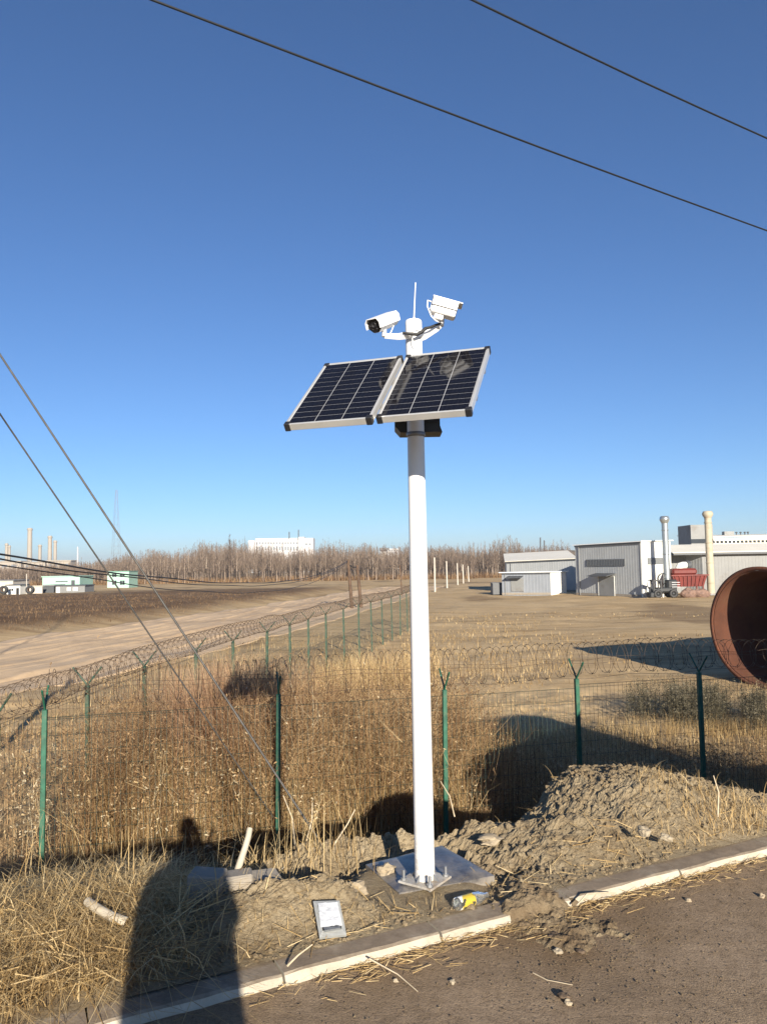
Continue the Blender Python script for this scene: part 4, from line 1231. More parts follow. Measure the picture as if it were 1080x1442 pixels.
def label_mat():
    m, n, p = nt('bottle_label')
    tc = n.nodes.new('ShaderNodeTexCoord'); sp = n.nodes.new('ShaderNodeSeparateXYZ'); n.links.new(tc.outputs['Generated'], sp.inputs[0])
    c = ramp(n, sp.outputs[0], [(.0, (.75, .75, .70)), (.36, (.75, .74, .68)), (.42, (.52, .38, .04)), (1, (.50, .36, .04))])
    bl = ramp(n, nz(n, 38, 2, .5), [(.56, (0, 0, 0)), (.60, (1, 1, 1))])
    c = mix(n, bl, c, (.05, .05, .04))
    n.links.new(c, p.inputs['Base Color']); p.inputs['Roughness'].default_value = .4
    return m
M['bottle_label'] = label_mat()
build_litter()

# ------------------------------------------------------------------ overhead lines
def sag_pts(a, b, sag, n=40):
    out = []
    for i in range(n + 1):
        t = i / n; p = a.lerp(b, t); p.z -= 4 * sag * t * (1 - t); out.append(p)
    return out
def build_lines():
    PLx, PLy = -6.7, 5.5
    GX = (-1500 - 540) / F * PLy
    root = thing('utility_pole', 'tall thin steel pole left of the view holding the guy wires', 'utility pole', (GX, PLy, -2.0))
    MB().tube([(0, 0, -.6), (0, 0, 17.5)], .05, 12, rs=[.07, .045]).build('pole_shaft', M['grey_metal'], root)
    for p1, p2, z, r, lb, l1, l2 in (((215, 0), (1080, 325), 7.8, .0135, 'lower black overhead cable crossing the sky', 'concrete utility pole behind the camera holding the lower overhead cable', 'concrete utility pole far right of the view holding the lower overhead cable'),
                             ((665, 0), (1080, 195), 9.2, .0145, 'upper black overhead cable at the top right of the sky', 'taller utility pole behind the camera holding the upper overhead cable', 'taller utility pole far right of the view holding the upper overhead cable')):
        A, B = G(*p1, z), G(*p2, z)
        d = (B - A).normalized()
        E0, E1 = A - d * 42, B + d * 60
        m_ = (A + B) / 2
        pts = [E0, A - d * 14, A, A.lerp(B, .25) - Vector((0, 0, .02)), A.lerp(B, .5) - Vector((0, 0, .03)), A.lerp(B, .75) - Vector((0, 0, .02)), B, B + d * 25, E1]
        tag(MB().tube(pts, r, 8).build('overhead_cable', M['cable']), lb, 'cable')
        for e, l in ((E0, l1), (E1, l2)):
            root = thing('utility_pole', l, 'utility pole', (e.x, e.y, -2.3))
            MB().tube([(0, 0, -.6), (0, 0, e.z + 2.6)], .15, 12, rs=[.17, .10]).build('pole_shaft', M['concrete_pole'], root)
            MB().box((0, 0, e.z + 2.3), (.08, 1.2, .09)).build('cross_arm', M['grey_metal'], root)
    # guy wires
    g1 = G(450, 1163, 0); g1 = D(450, 1163, g1.y)
    tag(MB().tube([g1 - Vector((0, 0, .1)), g1 + (Vector((PLx, PLy, 9.37)) - g1) * ((GX - g1.x) / (PLx - g1.x))], .0075, 8).build('guy_wire', M['steel_strand']), 'guy wire slanting down to the verge left of the white pole', 'guy wire')
    a = D(395, 1145, 10.9)
    a.z -= .2
    tag(MB().tube([a, a + (Vector((PLx, PLy, 8.7)) - a) * ((GX - a.x) / (PLx - a.x))], .010, 8).build('guy_wire', M['steel_strand']), 'lower guy wire running down into the weeds behind the fence', 'guy wire')
    # low black cables to the wooden poles
    wp = []
    for px, pyt, pyb, y, lb in ((490, 788, 848, 74, 'left leaning brown wooden pole beside the dirt road'), (503, 796, 846, 74.8, 'right shorter brown wooden pole beside the dirt road')):
        t = D(px, pyt, y); b = D(px + 6, pyb, y); b.z = float(Zg(b.x, b.y)) - .3
        mb = MB().tube([b, t], .14, 8, rs=[.17, .13])
        o = mb.build('wooden_pole', M['wood_pole']); tag(o, lb, 'utility pole', 'wooden pole pair')
        wp.append(t)
    pl = D(-70, 770, 14.0)
    root = thing('utility_pole', 'short wooden pole left of the view holding low cables', 'utility pole', (pl.x, pl.y, -2.3))
    MB().tube([(0, 0, -.5), (0, 0, pl.z + 2.6)], .1, 10).build('pole_shaft', M['wood_pole'], root)
    for i, (dz, sag, r, lb) in enumerate(((.0, 1.30, .022, 'topmost of the sagging black cables at left'), (-.07, 1.36, .018, 'middle one of the sagging black cables at left'), (-.14, 1.62, .015, 'lowest of the sagging black cables at left'))):
        q = wp[0] + Vector((0, 0, dz - .1))
        path = []
        for k in range(61):
            t = k / 60; t = t * t * .6 + t * .4
            p = (pl + Vector((0, 0, dz))).lerp(q, t); p.z -= 4 * sag * t * (1 - t) - .05 * math.sin(t * 40 + i * 2) * (1 - t) * .5
            path.append(p)
        tag(MB().tube(path, r, 6).build('sagging_cable', M['cable']), lb, 'cable')
    tag(MB().tube(sag_pts(wp[0] - Vector((0, 0, .3)), wp[1] - Vector((0, 0, .1)), .25, 10), .05, 6).build('sagging_cable', M['cable']), 'short cable drooping between the two wooden poles', 'cable')
    # pale concrete poles
    nm = ('nearest and tallest', 'second nearest', 'third', 'fourth', 'farthest and shortest')
    for (px, pt, pb, y), w in zip(((612, 785, 831, 118), (629, 790, 826, 138), (644, 793, 822, 160), (652, 795, 821, 172), (659.5, 797, 818.5, 190)), nm):
        t = D(px - .5, pt, y); b = D(px + .4, pb, y); b.z = float(Zg(b.x, b.y)) - .2
        o = MB().tube([b, t], .12, 8, rs=[.15, .11]).build('concrete_pole', M['concrete_pole'])
        tag(o, w + ' of the pale concrete poles right of the white pole', 'utility pole', 'row of pale concrete poles')
    t = D(563, 795, 105); b = D(566, 830, 105); b.z = float(Zg(b.x, b.y)) - .2
    tag(MB().tube([b, t], .10, 6).build('wooden_pole', M['wood_pole']), 'thin dark leaning pole just left of the white pole', 'utility pole')
build_lines()

# ------------------------------------------------------------------ sheds and halls on the right
def corr(mb, a, b, z0, z1a, z1b, out, pitch=.40, dep=.010, m=0):
    """ribbed sheet wall from a to b; out = outward normal"""
    a, b = Vector(a), Vector(b); L = (b - a).length; d = (b - a) / L; n = max(1, int(L / pitch))
    prof = []
    for i in range(n):
        s = L * i / n; p = L / n
        prof += [(s, 0), (s + p * .55, 0), (s + p * .65, dep), (s + p * .90, dep)]
    prof.append((L, 0))
    vs, fs = [], []
    for s, o in prof:
        p = a + d * s + Vector(out) * o; zt = z1a + (z1b - z1a) * s / L
        vs += [(p.x, p.y, z0), (p.x, p.y, zt)]
    for i in range(len(prof) - 1): fs.append((2 * i, 2 * i + 2, 2 * i + 3, 2 * i + 1))
    mb.add(vs, fs, m)
def slab(mb, pts, t, m=0):
    mb.prism([Vector(p) - Vector((0, 0, t)) for p in pts], (0, 0, t), m)
def hall(name, label, c, pa, pb, pd, z0, za, zc, zb, matA, matB, roofm, over=.25):
    """c = near corner; pa = other end of the left front; pb = other end of the right side; heights at pa, c, pb"""
    root = thing(name, label, 'building', (c.x, c.y, z0))
    o = Vector((c.x, c.y, z0))
    A, B, Cc = Vector((pa.x, pa.y, 0)) - Vector((o.x, o.y, 0)), Vector((pb.x, pb.y, 0)) - Vector((o.x, o.y, 0)), Vector((0, 0, 0))
    na = Vector((-A.y, A.x, 0)).normalized()
    if na.y > 0: na = -na
    nb = Vector((-B.y, B.x, 0)).normalized()
    if nb.y > 0: nb = -nb
    m1 = MB(); corr(m1, A, Cc, -.6, za - z0, zc - z0, na); m1.build('wall', M[matA], root)
    m2 = MB(); corr(m2, Cc, B, -.6, zc - z0, zb - z0, nb, dep=.03); m2.build('wall', M[matB], root)
    E = A + B
    ze = za + zb - zc
    m3 = MB(); corr(m3, A, E, -.6, za - z0, ze - z0, -nb); m3.build('wall', M[matA], root)
    m4 = MB(); corr(m4, B, E, -.6, zb - z0, ze - z0, -na); m4.build('wall', M[matA], root)
    da, db = A.normalized() * over, B.normalized() * over
    r = MB(); slab(r, [Cc - da - db + Vector((0, 0, zc - z0 + .12)), B - da + db + Vector((0, 0, zb - z0 + .12)), E + da + db + Vector((0, 0, ze - z0 + .12)), A + da - db + Vector((0, 0, za - z0 + .12))], .10)
    r.build('roof', M[roofm], root)
    tm = MB()
    up = Vector((0, 0, 1))
    ea, ec, eb = A + up * (za - z0 - .02), Cc + up * (zc - z0 - .02), B + up * (zb - z0 - .02)
    tm.prism([ec + na * .06 - up * .16, ea + na * .06 - up * .16, ea + na * .06 + up * .02, ec + na * .06 + up * .02], na * .09)
    tm.build('gutter', M['dark_grey'], root)
    dp = MB(); p = A * .93 + na * .10
    dp.tube([p, p + up * (za - z0 - .1)], .045, 6); dp.build('downpipe', M['mid_grey_sheet'], root)
    sk = MB(); sk.prism([na * .045, A + na * .045, A + na * .045 + up * .28, na * .045 + up * .28], na * .03); sk.build('skirting', M['concrete'], root)
    return root, o, A, B, na, nb
def on_wall(mb, A, n, s0, s1, z0, z1, off=.06, th=.05, m=0):
    """plate on a wall that starts at the corner and runs towards A"""
    d = A.normalized()
    pts = [d * s0 + n * off + Vector((0, 0, z0)), d * s1 + n * off + Vector((0, 0, z0)), d * s1 + n * off + Vector((0, 0, z1)), d * s0 + n * off + Vector((0, 0, z1))]
    mb.prism(pts, n * th, m)
def build_right():
    zg = -2.47
    c = D(905, 840, 87.5); pa = D(811.5, 837, 97); pb = D(945, 838, 90)
    top = D(903, 763, 87.5).z; ta = D(811, 768.5, 97).z
    pb = c + (pb - c) * 1.04
    root, o, A, B, na, nb = hall('tall_shed', 'tall grey shed with white end wall behind the chimneys', c, pa, pb, None, zg, ta, top, top + .1, 'grey_sheet', 'white_sheet', 'pale_roof')
    LA = A.length
    def sA(px): return LA * (905 - px) / (905 - 811.5)
    fr = MB(); zl0, zl1 = D(850, 797, 92).z - zg, D(850, 787.5, 92).z - zg
    on_wall(fr, A, na, sA(884), sA(829), zl0, zl1); w = fr.build('louver_window', M['louver'], root)
    sl = MB()
    for k in range(24):
        s = sA(884) + (sA(829) - sA(884)) * (k + .5) / 24; on_wall(sl, A, na, s - .03, s + .03, zl0 + .02, zl1 - .02, .115, .03)
    sl.build('louver_bars', M['dark_grey'], w)
    sB = lambda px: (pb - c).length * .96 * (px - 905) / 40
    fr = MB(); on_wall(fr, B, nb, sB(913), sB(936), D(924, 794.5, 88.5).z - zg, D(924, 785.5, 88.5).z - zg, .04); fr.build('louver_window', M['louver'], root)
    d = MB(); on_wall(d, A, na, sA(868), sA(846), .02, D(857, 812, 92).z - zg, .055, .05); dr = d.build('door', M['mid_grey_sheet'], root); df = MB(); hz_ = D(857, 812, 92).z - zg; on_wall(df, A, na, sA(868) - .07, sA(868), .02, hz_ + .07, .06, .07); on_wall(df, A, na, sA(846), sA(846) + .07, .02, hz_ + .07, .06, .07); df.build('door_frame', M['white_sheet'], dr)
    aw = MB(); dd = A.normalized(); zz = D(857, 811, 92).z - zg
    aw.prism([dd * sA(870) + na * .05 + Vector((0, 0, zz + .25)), dd * sA(842) + na * .05 + Vector((0, 0, zz + .25)), dd * sA(840) + na * 1.3 + Vector((0, 0, zz - .05)), dd * sA(868) + na * 1.3 + Vector((0, 0, zz - .05))], (0, 0, .08))
    aw.build('awning', M['dark_grey'], root)
    tr = MB(); tr.box((0, 0, (top - zg) / 2), (.18, .18, top - zg), math.atan2(A.y, A.x)); tr.build('corner_trim', M['white_sheet'], root)
    # small hut, left
    c = D(775.5, 836.5, 99.5); pa = D(707, 836, 102); pb = D(797.5, 835, 101.6)
    t1, t2, t3 = D(773, 806, 99.5).z, D(707, 807, 102).z, D(797, 804, 101.6).z
    root, o, A, B, na, nb = hall('small_shed', 'low grey shed with white end wall and roller door', c, pa, pb, None, -2.52, t2, t1, t1 + .02, 'slate_sheet', 'white_sheet', 'pale_roof')
    LA = A.length; sA = lambda px: LA * (775.5 - px) / 68.5
    d = MB(); on_wall(d, A, na, sA(738), sA(720), .45, D(729, 815, 101).z + 2.52, .055, .05); d.build('door', M['mid_grey_sheet'], root)
    aw = MB(); dd = A.normalized(); zz = D(729, 814, 101).z + 2.52
    aw.prism([dd * sA(738) + na * .05 + Vector((0, 0, zz + .22)), dd * sA(716) + na * .05 + Vector((0, 0, zz + .22)), dd * sA(715) + na * 1.1 + Vector((0, 0, zz)), dd * sA(737) + na * 1.1 + Vector((0, 0, zz))], (0, 0, .07))
    aw.build('awning', M['dark_grey'], root)
    # ridge roof of the small shed
    # middle hall behind
    c = D(812, 836, 108); pa = D(714, 836, 116); pb = c + Vector((2, 14, 0))
    root, o, A, B, na, nb = hall('long_shed', 'long grey shed with cream roof between the small and tall sheds', c, pa, pb, None, -2.55, D(713, 791.5, 116).z, D(812, 787, 108).z, D(812, 787, 108).z + 1.3, 'grey_sheet', 'grey_sheet', 'cream_roof', .3)
    # dark container at the far left end
    p = D(699, 833, 104)
    root = thing('steel_container', 'dark blue grey container at the left end of the sheds', 'container', (p.x, p.y, -2.52))
    MB().bbox((0, 0, .75), (1.3, 2.2, 1.5), .03).build('body', M['dark_grey'], root); MB().box((0, 0, 1.53), (1.4, 2.3, .06)).build('lid', M['mid_grey_sheet'], root)
    # right long hall
    a = D(938, 838.5, 96); b = D(1320, 830, 92.5)
    zt = D(1000, 779, 94).z
    root = thing('factory_hall', 'long grey factory hall with broad cream roof at right', 'building', (a.x, a.y, -2.47))
    o = Vector((a.x, a.y, -2.47)); A = Vector((b.x - a.x, b.y - a.y, 0)); n = Vector((A.y, -A.x, 0)).normalized(); h = zt + 2.47
    s = (D(993, 838, 95).x - a.x) / A.normalized().x
    s0 = (D(976, 838, 95).x - a.x) / A.normalized().x
    w = MB(); corr(w, A.normalized() * s, A, -.5, h, h, n); w.build('wall', M['mid_grey_sheet'], root)
    w = MB(); corr(w, -n * 2.2, A.normalized() * s0 - n * 2.2, -.5, h, h, n); w.build('wall', M['mid_grey_sheet'], root)
    w = MB(); corr(w, A.normalized() * s0 - n * 2.2, A.normalized() * s, -.5, h, h, (n - A.normalized()).normalized()); w.build('wall', M['grey_sheet'], root)
    bk = -n * 6.5; hz = D(1000, 768.0, 101).z + 2.47
    r = MB(); r.prism([n * .6 + Vector((0, 0, h)), A + n * .6 + Vector((0, 0, h)), A + bk + Vector((0, 0, hz)), bk + Vector((0, 0, hz))], (0, 0, .18)); r.build('roof', M['cream_roof'], root)
    g = MB(); g.prism([n * .62 + Vector((0, 0, h - .16)), n * .78 + Vector((0, 0, h - .16)), n * .78 + Vector((0, 0, h + .1)), n * .62 + Vector((0, 0, h + .1))], A); g.build('gutter', M['dark_grey'], root)
    # hall behind with the window band
    root = thing('rear_hall', 'cream factory building with window band rising behind the long hall', 'building', (0, 0, 0))
    a = D(968, 790, 140); b = D(1400, 790, 150)
    za, zb = D(970, 768, 140).z, D(1000, 756.5, 140).z
    x0 = D(1000, 760, 140)
    w = MB(); w.box(((x0.x + b.x) / 2, 148, (zb - 2.5) / 2), (b.x - x0.x, 14, zb + 2.5 - .4)); w.build('wall', M['cream_roof'], root)
    rf = MB(); rf.prism([(x0.x - .2, 140.6, zb), (b.x, 140.6, zb), (b.x, 155.5, zb + .75), (x0.x - .2, 155.5, zb + .75)], (0, 0, .15)); rf.build('roof', M['cream_roof'], root)
    z_w0, z_w1 = D(1040, 764.5, 141).z, D(1040, 761, 141).z
    bd = MB()
    bd.box(((x0.x + b.x) / 2, 140.97, (z_w0 + z_w1) / 2), (b.x - x0.x - .4, .06, z_w1 - z_w0)); band = bd.build('window_band', M['window_glass'], root)
    ml = MB(); xx = x0.x + .5
    while xx < b.x - .3: ml.box((xx, 140.90, (z_w0 + z_w1) / 2), (.22, .06, z_w1 - z_w0)); xx += .75
    ml.build('mullions', M['cream_roof'], band)
    t = MB(); t.box((D(985, 760, 139).x, 141, (za - 3 + zb) / 2), (D(1001, 760, 139).x - D(970, 760, 139).x, 6, zb + 3.2)); tw = t.build('stair_block', M['mid_grey_sheet'], root)
    MB().box((D(985, 760, 139).x, 137.95, D(985, 762, 138).z), (4.0, .06, .75)).build('window', M['window_glass'], tw)
    ro = MB(); p = D(1031, 752.5, 150); ro.box((p.x, 152, zb + 1.05), (1.9, 1.2, .7)); ro.build('roof_unit', M['mid_grey_sheet'], root)
    for px in (1043, 1049, 1055, 1059.5):
        p = D(px, 753, 150); MB().lathe([(.10, 0), (.10, .35), (.22, .4), (.22, .55), (.01, .62)], 10, c=(p.x, 152, zb + .70)).build('roof_vent', M['dark_grey'], root)
    # chimneys
    def chimney(px_t, py_t, px_b, py_b, y, r, label, m, base=0.0, bands=0):
        t = D(px_t, py_t, y); b = D(px_b, py_b, y)
        zb_ = b.z; H = t.z - zb_
        root = thing('chimney', label, 'chimney', (b.x, b.y, zb_))
        MB().lathe([(r * 1.04, 0), (r, H * .35), (r * .94, H - .8)], 20).build('flue', M[m], root)
        MB().lathe([(r * .95, H - .8), (r * 1.45, H - .45), (r * 1.5, H - .25), (r * 1.15, H), (.01, H + .05)], 16).build('rain_cap', M[m], root)
        for k in range(bands):
            zz = H * (k + .6) / (bands + .2)
            MB().lathe([(r * 1.0, zz), (r * 1.12, zz), (r * 1.12, zz + .10), (r * 1.0, zz + .10)], 20).build('flange_ring', M[m], root)
        MB().box((0, 0, .1), (r * 2.6, r * 2.6, .2)).build('base', M['mid_grey_sheet'], root)
    chimney(934.5, 727, 939.5, 835, 86.0, .36, 'silver steel chimney standing behind the black machine', 'chimney_steel', bands=3)
    chimney(992.5, 720, 1001, 838, 88.0, .40, 'stained beige chimney right of the red hopper', 'chimney_beige', bands=4)
    # red hopper
    l, rr = D(949, 838, 86), D(993, 838, 87)
    zt_, zb_ = D(970, 810, 86.5).z, D(970, 826, 86.5).z
    root = thing('red_hopper', 'red steel hopper with ribbed side on legs', 'hopper', ((l.x + rr.x) / 2, 87.5, -2.47))
    W = rr.x - l.x; z1, z0 = zt_ + 2.47, zb_ + 2.47
    t = MB(); vs = [(sx * W / 2 * k, sy * 1.2 * k, z) for z, k in ((z0, .82), (z1, 1.0)) for sx, sy in ((-1, -1), (1, -1), (1, 1), (-1, 1))]
    t.add(vs, [(0, 3, 2, 1), (4, 5, 6, 7), (0, 1, 5, 4), (1, 2, 6, 5), (2, 3, 7, 6), (3, 0, 4, 7)]); t.build('hopper_body', M['red_paint'], root)
    for k in range(8):
        f = -1 + 2 * (k + .5) / 8
        MB().prism([(f * W / 2 * .82 - .05, -1.2 * .82 - .005, z0), (f * W / 2 * .82 + .05, -1.2 * .82 - .005, z0), (f * W / 2 + .05, -1.205, z1), (f * W / 2 - .05, -1.205, z1)], (0, -.10, 0)).build('rib', M['red_paint'], root)
    e = MB(); e.box((0, -1.25, z1), (W + .3, .14, .14)); e.box((0, 1.25, z1), (W + .3, .14, .14)); e.box((-W / 2 - .02, 0, z1), (.12, 2.4, .13)); e.box((W / 2 + .02, 0, z1), (.12, 2.4, .13)); e.build('rim', M['red_paint'], root)
    MB().bbox((-.3, .2, z1 + .40), (W * .72, 1.7, .72), .2).build('lid', M['red_paint'], root)
    for sx in (-1, 1):
        for sy in (-1, 1): MB().box((sx * W * .40, sy * .9, z0 / 2 - .1), (.14, .14, z0 + .25)).build('leg', M['red_paint'], root)
    for px, py, r, m_, lb in ((966, 833, .62, 'pinkd', 'pale rounded drum under the left half of the red hopper'), (983, 834, .60, 'pinkd', 'mottled heap of sacks under the right half of the red hopper')):
        p = D(px, py, 86.2)
        import bmesh
        bm = bmesh.new(); bmesh.ops.create_icosphere(bm, subdivisions=3, radius=1)
        vs = [v.co * (1 + .35 * float(fbm(v.co.x * 2 + px, v.co.y * 2 + v.co.z * 2, 5, 3))) for v in bm.verts]
        vs = [Vector((v.x * r * 1.5, v.y * r, v.z * r)) for v in vs]; fs = [[v.index for v in f.verts] for f in bm.faces]; bm.free()
        o = MB().add(vs, fs).build('sack_heap', M[m_]); o.location = (p.x, 85.6, -2.47 + r * .6); tag(o, lb, 'sacks')
    # black machine
    p = D(934, 836, 85.0)
    root = thing('loader', 'black scrap machine with wheels at foot of the silver chimney', 'machine', (p.x, 85.0, -2.47))
    MB().bbox((.3, .3, .9), (2.2, 1.2, .5), .1).build('chassis', M['machine'], root)
    MB().bbox((.95, .3, 1.5), (1.1, 1.1, 1.0), .15).build('engine_cover', M['machine'], root)
    cab = MB()
    for sx in (-1.15, -.35):
        for sy in (-.3, .6): cab.box((sx, sy, 1.35), (.12, .12, 1.1))
    cab.box((-.75, .15, 1.92), (1.0, 1.1, .14)); cab.box((-.75, .15, .85), (1.0, 1.1, .3)); cab.build('cab_frame', M['machine'], root)
    for x_, y_ in ((-.8, -.5), (.9, -.5), (-.8, 1.0), (.9, 1.0)):
        Mx = Matrix.Rotation(math.pi / 2, 3, 'X')
        w = MB().lathe([(.18, -.14), (.42, -.14), (.48, -.07), (.48, .07), (.42, .14), (.18, .14)], 20, c=(x_, y_, .48), M=Mx, close=True).build('wheel', M['black_rubber'], root)
        MB().lathe([(.001, -.1), (.17, -.1), (.17, .1), (.001, .1)], 14, c=(x_, y_, .48), M=Mx).build('rim', M['machine'], w)
    MB().tube([(-1.1, -.2, .9), (-1.6, -.3, 1.2), (-1.7, -.4, .5)], .1, 6).build('boom', M['machine'], root)
    MB().bbox((-1.55, -.3, .38), (.5, 1.3, .6), .1).build('bucket', M['machine'], root)
    MB().lathe([(.55, -.25), (.62, 0), (.55, .25)], 20, c=(.3, .9, 2.1), M=Matrix.Rotation(math.pi / 2, 3, 'X')).build('fan_housing', M['machine'], root)
    for k in range(3): MB().box((1.25, -.35, 1.2 + k * .25), (.9, .04, .06)).build('rail', M['grey_metal'], root)
    # white duct elbow
    q = [D(955.5, 815, 90), D(955.5, 800, 90), D(957, 797, 90), D(961, 796, 90), D(966, 796, 90)]
    root = thing('duct_elbow', 'white bent duct rising above the red hopper', 'duct', q[0])
    MB().tube([p - q[0] for p in q], .42, 14).build('duct', M['white_sheet'], root)
    MB().tube([q[-1] - q[0] + Vector((-.1, 0, 0)), q[-1] - q[0] + Vector((.35, .1, 0))], .55, 14).build('duct_mouth', M['dark_grey'], root)
M['pinkd'] = mat('pinkd', (.19, .12, .09), .9, var=.4, scale=3)
build_right()

# ------------------------------------------------------------------ left: huts, green house, far white buildings, stacks
def build_left():
    y = 128.0; zg = float(Zg(-60, 110)) 
    def bx(px0, px1, pyt, pyb, yy, dep, name, m, root, o):
        a, b = D(px0, pyb, yy), D(px1, pyt, yy)
        return MB().box(Vector(((a.x + b.x) / 2, yy + dep / 2, (a.z - .5 + b.z) / 2)) - o, (b.x - a.x, dep, b.z - a.z + .5)).build(name, M[m], root)
    def hut(name, label, px0, px1, pyt, pyb, yy, dep, m, cat='hut', roof='pale_roof'):
        a, b = D(px0, pyb, yy), D(px1, pyt, yy)
        o = Vector(((a.x + b.x) / 2, yy, a.z))
        root = thing(name, label, cat, o)
        bx(px0, px1, pyt, pyb, yy, dep, 'wall', m, root, o)
        MB().box((0, dep / 2, b.z - a.z + .09), (b.x - a.x + .3, dep + .3, .14)).build('roof', M[roof], root)
        return root, o
    def win(root, o, px0, px1, pyt, pyb, yy, m='window_glass', name='window', fr='far_white'):
        a, b = D(px0, pyb, yy), D(px1, pyt, yy)
        w = MB().box(Vector(((a.x + b.x) / 2, yy - .03, (a.z + b.z) / 2)) - o, (b.x - a.x, .05, b.z - a.z)).build(name, M[m], root)
        if fr: MB().box(Vector(((a.x + b.x) / 2, yy - .065, (a.z + b.z) / 2)) - o, (.07, .03, b.z - a.z)).build('mullion', M[fr], w)
        return w
    r, o = hut('mint_shed', 'mint green shed with dark lettering strip behind the grey containers', 60, 113, 812, 838, 133, 6, 'mint', 'shed', 'mint')
    win(r, o, 79, 96, 818, 819.6, 133, 'dark_grey', 'sign_strip', None); win(r, o, 101, 106, 817, 827, 133, 'dark_grey', 'door', None)
    r, o = hut('site_office', 'grey portable office with two windows and white door', 79, 120, 825, 838, 127, 4, 'mid_grey_sheet', 'container', 'dark_grey')
    win(r, o, 79.5, 85, 826.5, 838, 127, 'white_sheet', 'door', None); win(r, o, 95, 100, 827, 832, 127, 'pale_roof'); win(r, o, 103.5, 110, 827, 832, 127, 'pale_roof')
    r, o = hut('steel_container', 'dark grey container left of the portable office door', 61, 76.5, 825, 838, 127.5, 4, 'dark_grey', 'container', 'mid_grey_sheet')
    r, o = hut('white_hut', 'small white hut with black doorway at far left', 10, 29, 824.5, 838.5, 122, 3, 'white_sheet', 'hut', 'dark_grey')
    win(r, o, 14, 19.5, 829, 832, 122); win(r, o, 23.5, 27.5, 828, 837.5, 122, 'black_plastic', 'door', None)
    r, o = hut('fence_wall', 'pale grey site wall between the white hut and the containers', 30, 60, 826, 838, 125, .3, 'concrete_pole', 'wall', 'concrete_pole')
    r, o = hut('grey_hut', 'low grey building at left edge of the picture', -60, 19, 818, 838, 138, 6, 'concrete_pole', 'hut', 'mid_grey_sheet')
    for i, (px, lb) in enumerate(((6, 'bicycle like wheel cart at left edge before the low grey building'), (43, 'dark round cable drum before the pale site wall'))):
        p = D(px, 836, 120)
        rt = thing('cable_drum', lb, 'drum', (p.x, 120, p.z))
        for s in (-.25, .25):
            MB().lathe([(.35, -.04), (.62, -.04), (.62, .04), (.35, .04)], 20, c=(0, s, .6), M=Matrix.Rotation(math.pi / 2, 3, 'X'), close=True).build('flange', M['machine'], rt)
        MB().lathe([(.30, -.3), (.34, -.3), (.34, .3), (.30, .3)], 14, c=(0, 0, .6), M=Matrix.Rotation(math.pi / 2, 3, 'X'), close=True).build('core', M['wood_pole'], rt)
    p = D(38, 838, 123); t = D(38, 808, 123)
    tag(MB().tube([p, t], .06, 6).build('thin_mast', M['concrete_pole']), 'thin grey mast behind the pale site wall', 'mast')
    # green house
    r, o = hut('green_house', 'mint green two storey house with four windows before the wood', 151.5, 182, 805, 828.5, 195, 7, 'mint', 'house', 'mint_side')
    for a, b in ((158.5, 164.5), (169.5, 176)):
        for t_, b_ in ((808, 812.5), (817.5, 823.5)): win(r, o, a, b, t_, b_, 195, 'window_glass', 'window', 'mint')
    a, b = D(182.2, 828, 195), D(182.2, 806, 195)
    # far white complex
    yy = 620
    def block(root, o, px0, px1, pyt, pyb, dep, dy=0, m='far_white', name='wing'):
        return bx(px0, px1, pyt, pyb, yy + dy, dep, name, m, root, o)
    c = D(395, 800, yy); o = Vector((c.x, yy, -3.4))
    root = thing('white_complex', 'large white building with arched window row rising over the wood', 'building', o)
    w1 = block(root, o, 350, 428, 760, 812, 14); block(root, o, 428.5, 441, 757.5, 812, 16, -2); block(root, o, 351, 358, 761, 812, 10, -4)
    block(root, o, 360, 428, 757.5, 760, 10, 2, 'cream_roof', 'roof'); block(root, o, 421, 428.5, 756, 812, 12, -3, name='stair_tower')
    for k in range(15):
        a = 361 + k * 4.0
        if a > 418: break
        win(root, o, a, a + 2.2, 769.5, 775, yy - .02, 'far_window', 'window', None)
        win(root, o, a, a + 2.2, 763.5, 766.3, yy - .02, 'far_window', 'window', None)
    for k in range(2): win(root, o, 430 + k * 5, 433 + k * 5, 765, 768, yy - 2.02, 'far_window', 'window', None)
    for px, pt in ((407.5, 749), (420.5, 746)):
        a, b = D(px, 758, yy), D(px, pt, yy)
        MB().tube([a - o, b - o], .45, 6).build('mast', M['dark_grey'], root)
    c = D(549, 800, 640); o = Vector((c.x, 640, -3.4)); yy = 640
    root = thing('white_annex', 'small white block with dark roof slab beyond the wood left of the pole', 'building', o)
    block(root, o, 546, 562, 772.5, 812, 12); block(root, o, 536, 547, 774, 812, 12, 3); block(root, o, 534, 548, 771.3, 773.6, 12, -1, 'dark_grey', 'roof')
    for k in range(4):
        for t_, b_ in ((774, 776), (778, 780)): win(root, o, 547.2 + k * 3.6, 549.4 + k * 3.6, t_, b_, yy - .02, 'far_window', 'window', None)
    # smokestacks
    for px, pt, w, lb in ((9.5, 765, 4.2, 'short paired smokestack at the far left edge'), (13.5, 768, 3.4, 'shorter twin beside the leftmost smokestack'), (42, 743.5, 6.5, 'tallest of the far smokestacks at left'), (56.5, 767, 4.6, 'short squat smokestack between the tall ones'), (70.5, 754.5, 5.6, 'second tallest far smokestack'), (78, 761, 4.6, 'smokestack standing close right of the second tallest')):
        Y = 950; t = D(px, pt, Y); b = D(px, 800, Y); r = w / 2 / F * Y
        root = thing('smokestack', lb, 'smokestack', (b.x, Y, -3.5)); H = t.z + 3.5
        MB().lathe([(r * 1.1, 0), (r, H * .5), (r * .93, H - 1.5)], 16).build('shaft', M['stack'], root)
        MB().lathe([(r * 1.0, H - 3), (r * 1.18, H - 2.6), (r * 1.18, H - 1.2), (r * .8, H)], 16).build('crown', M['stack'], root)
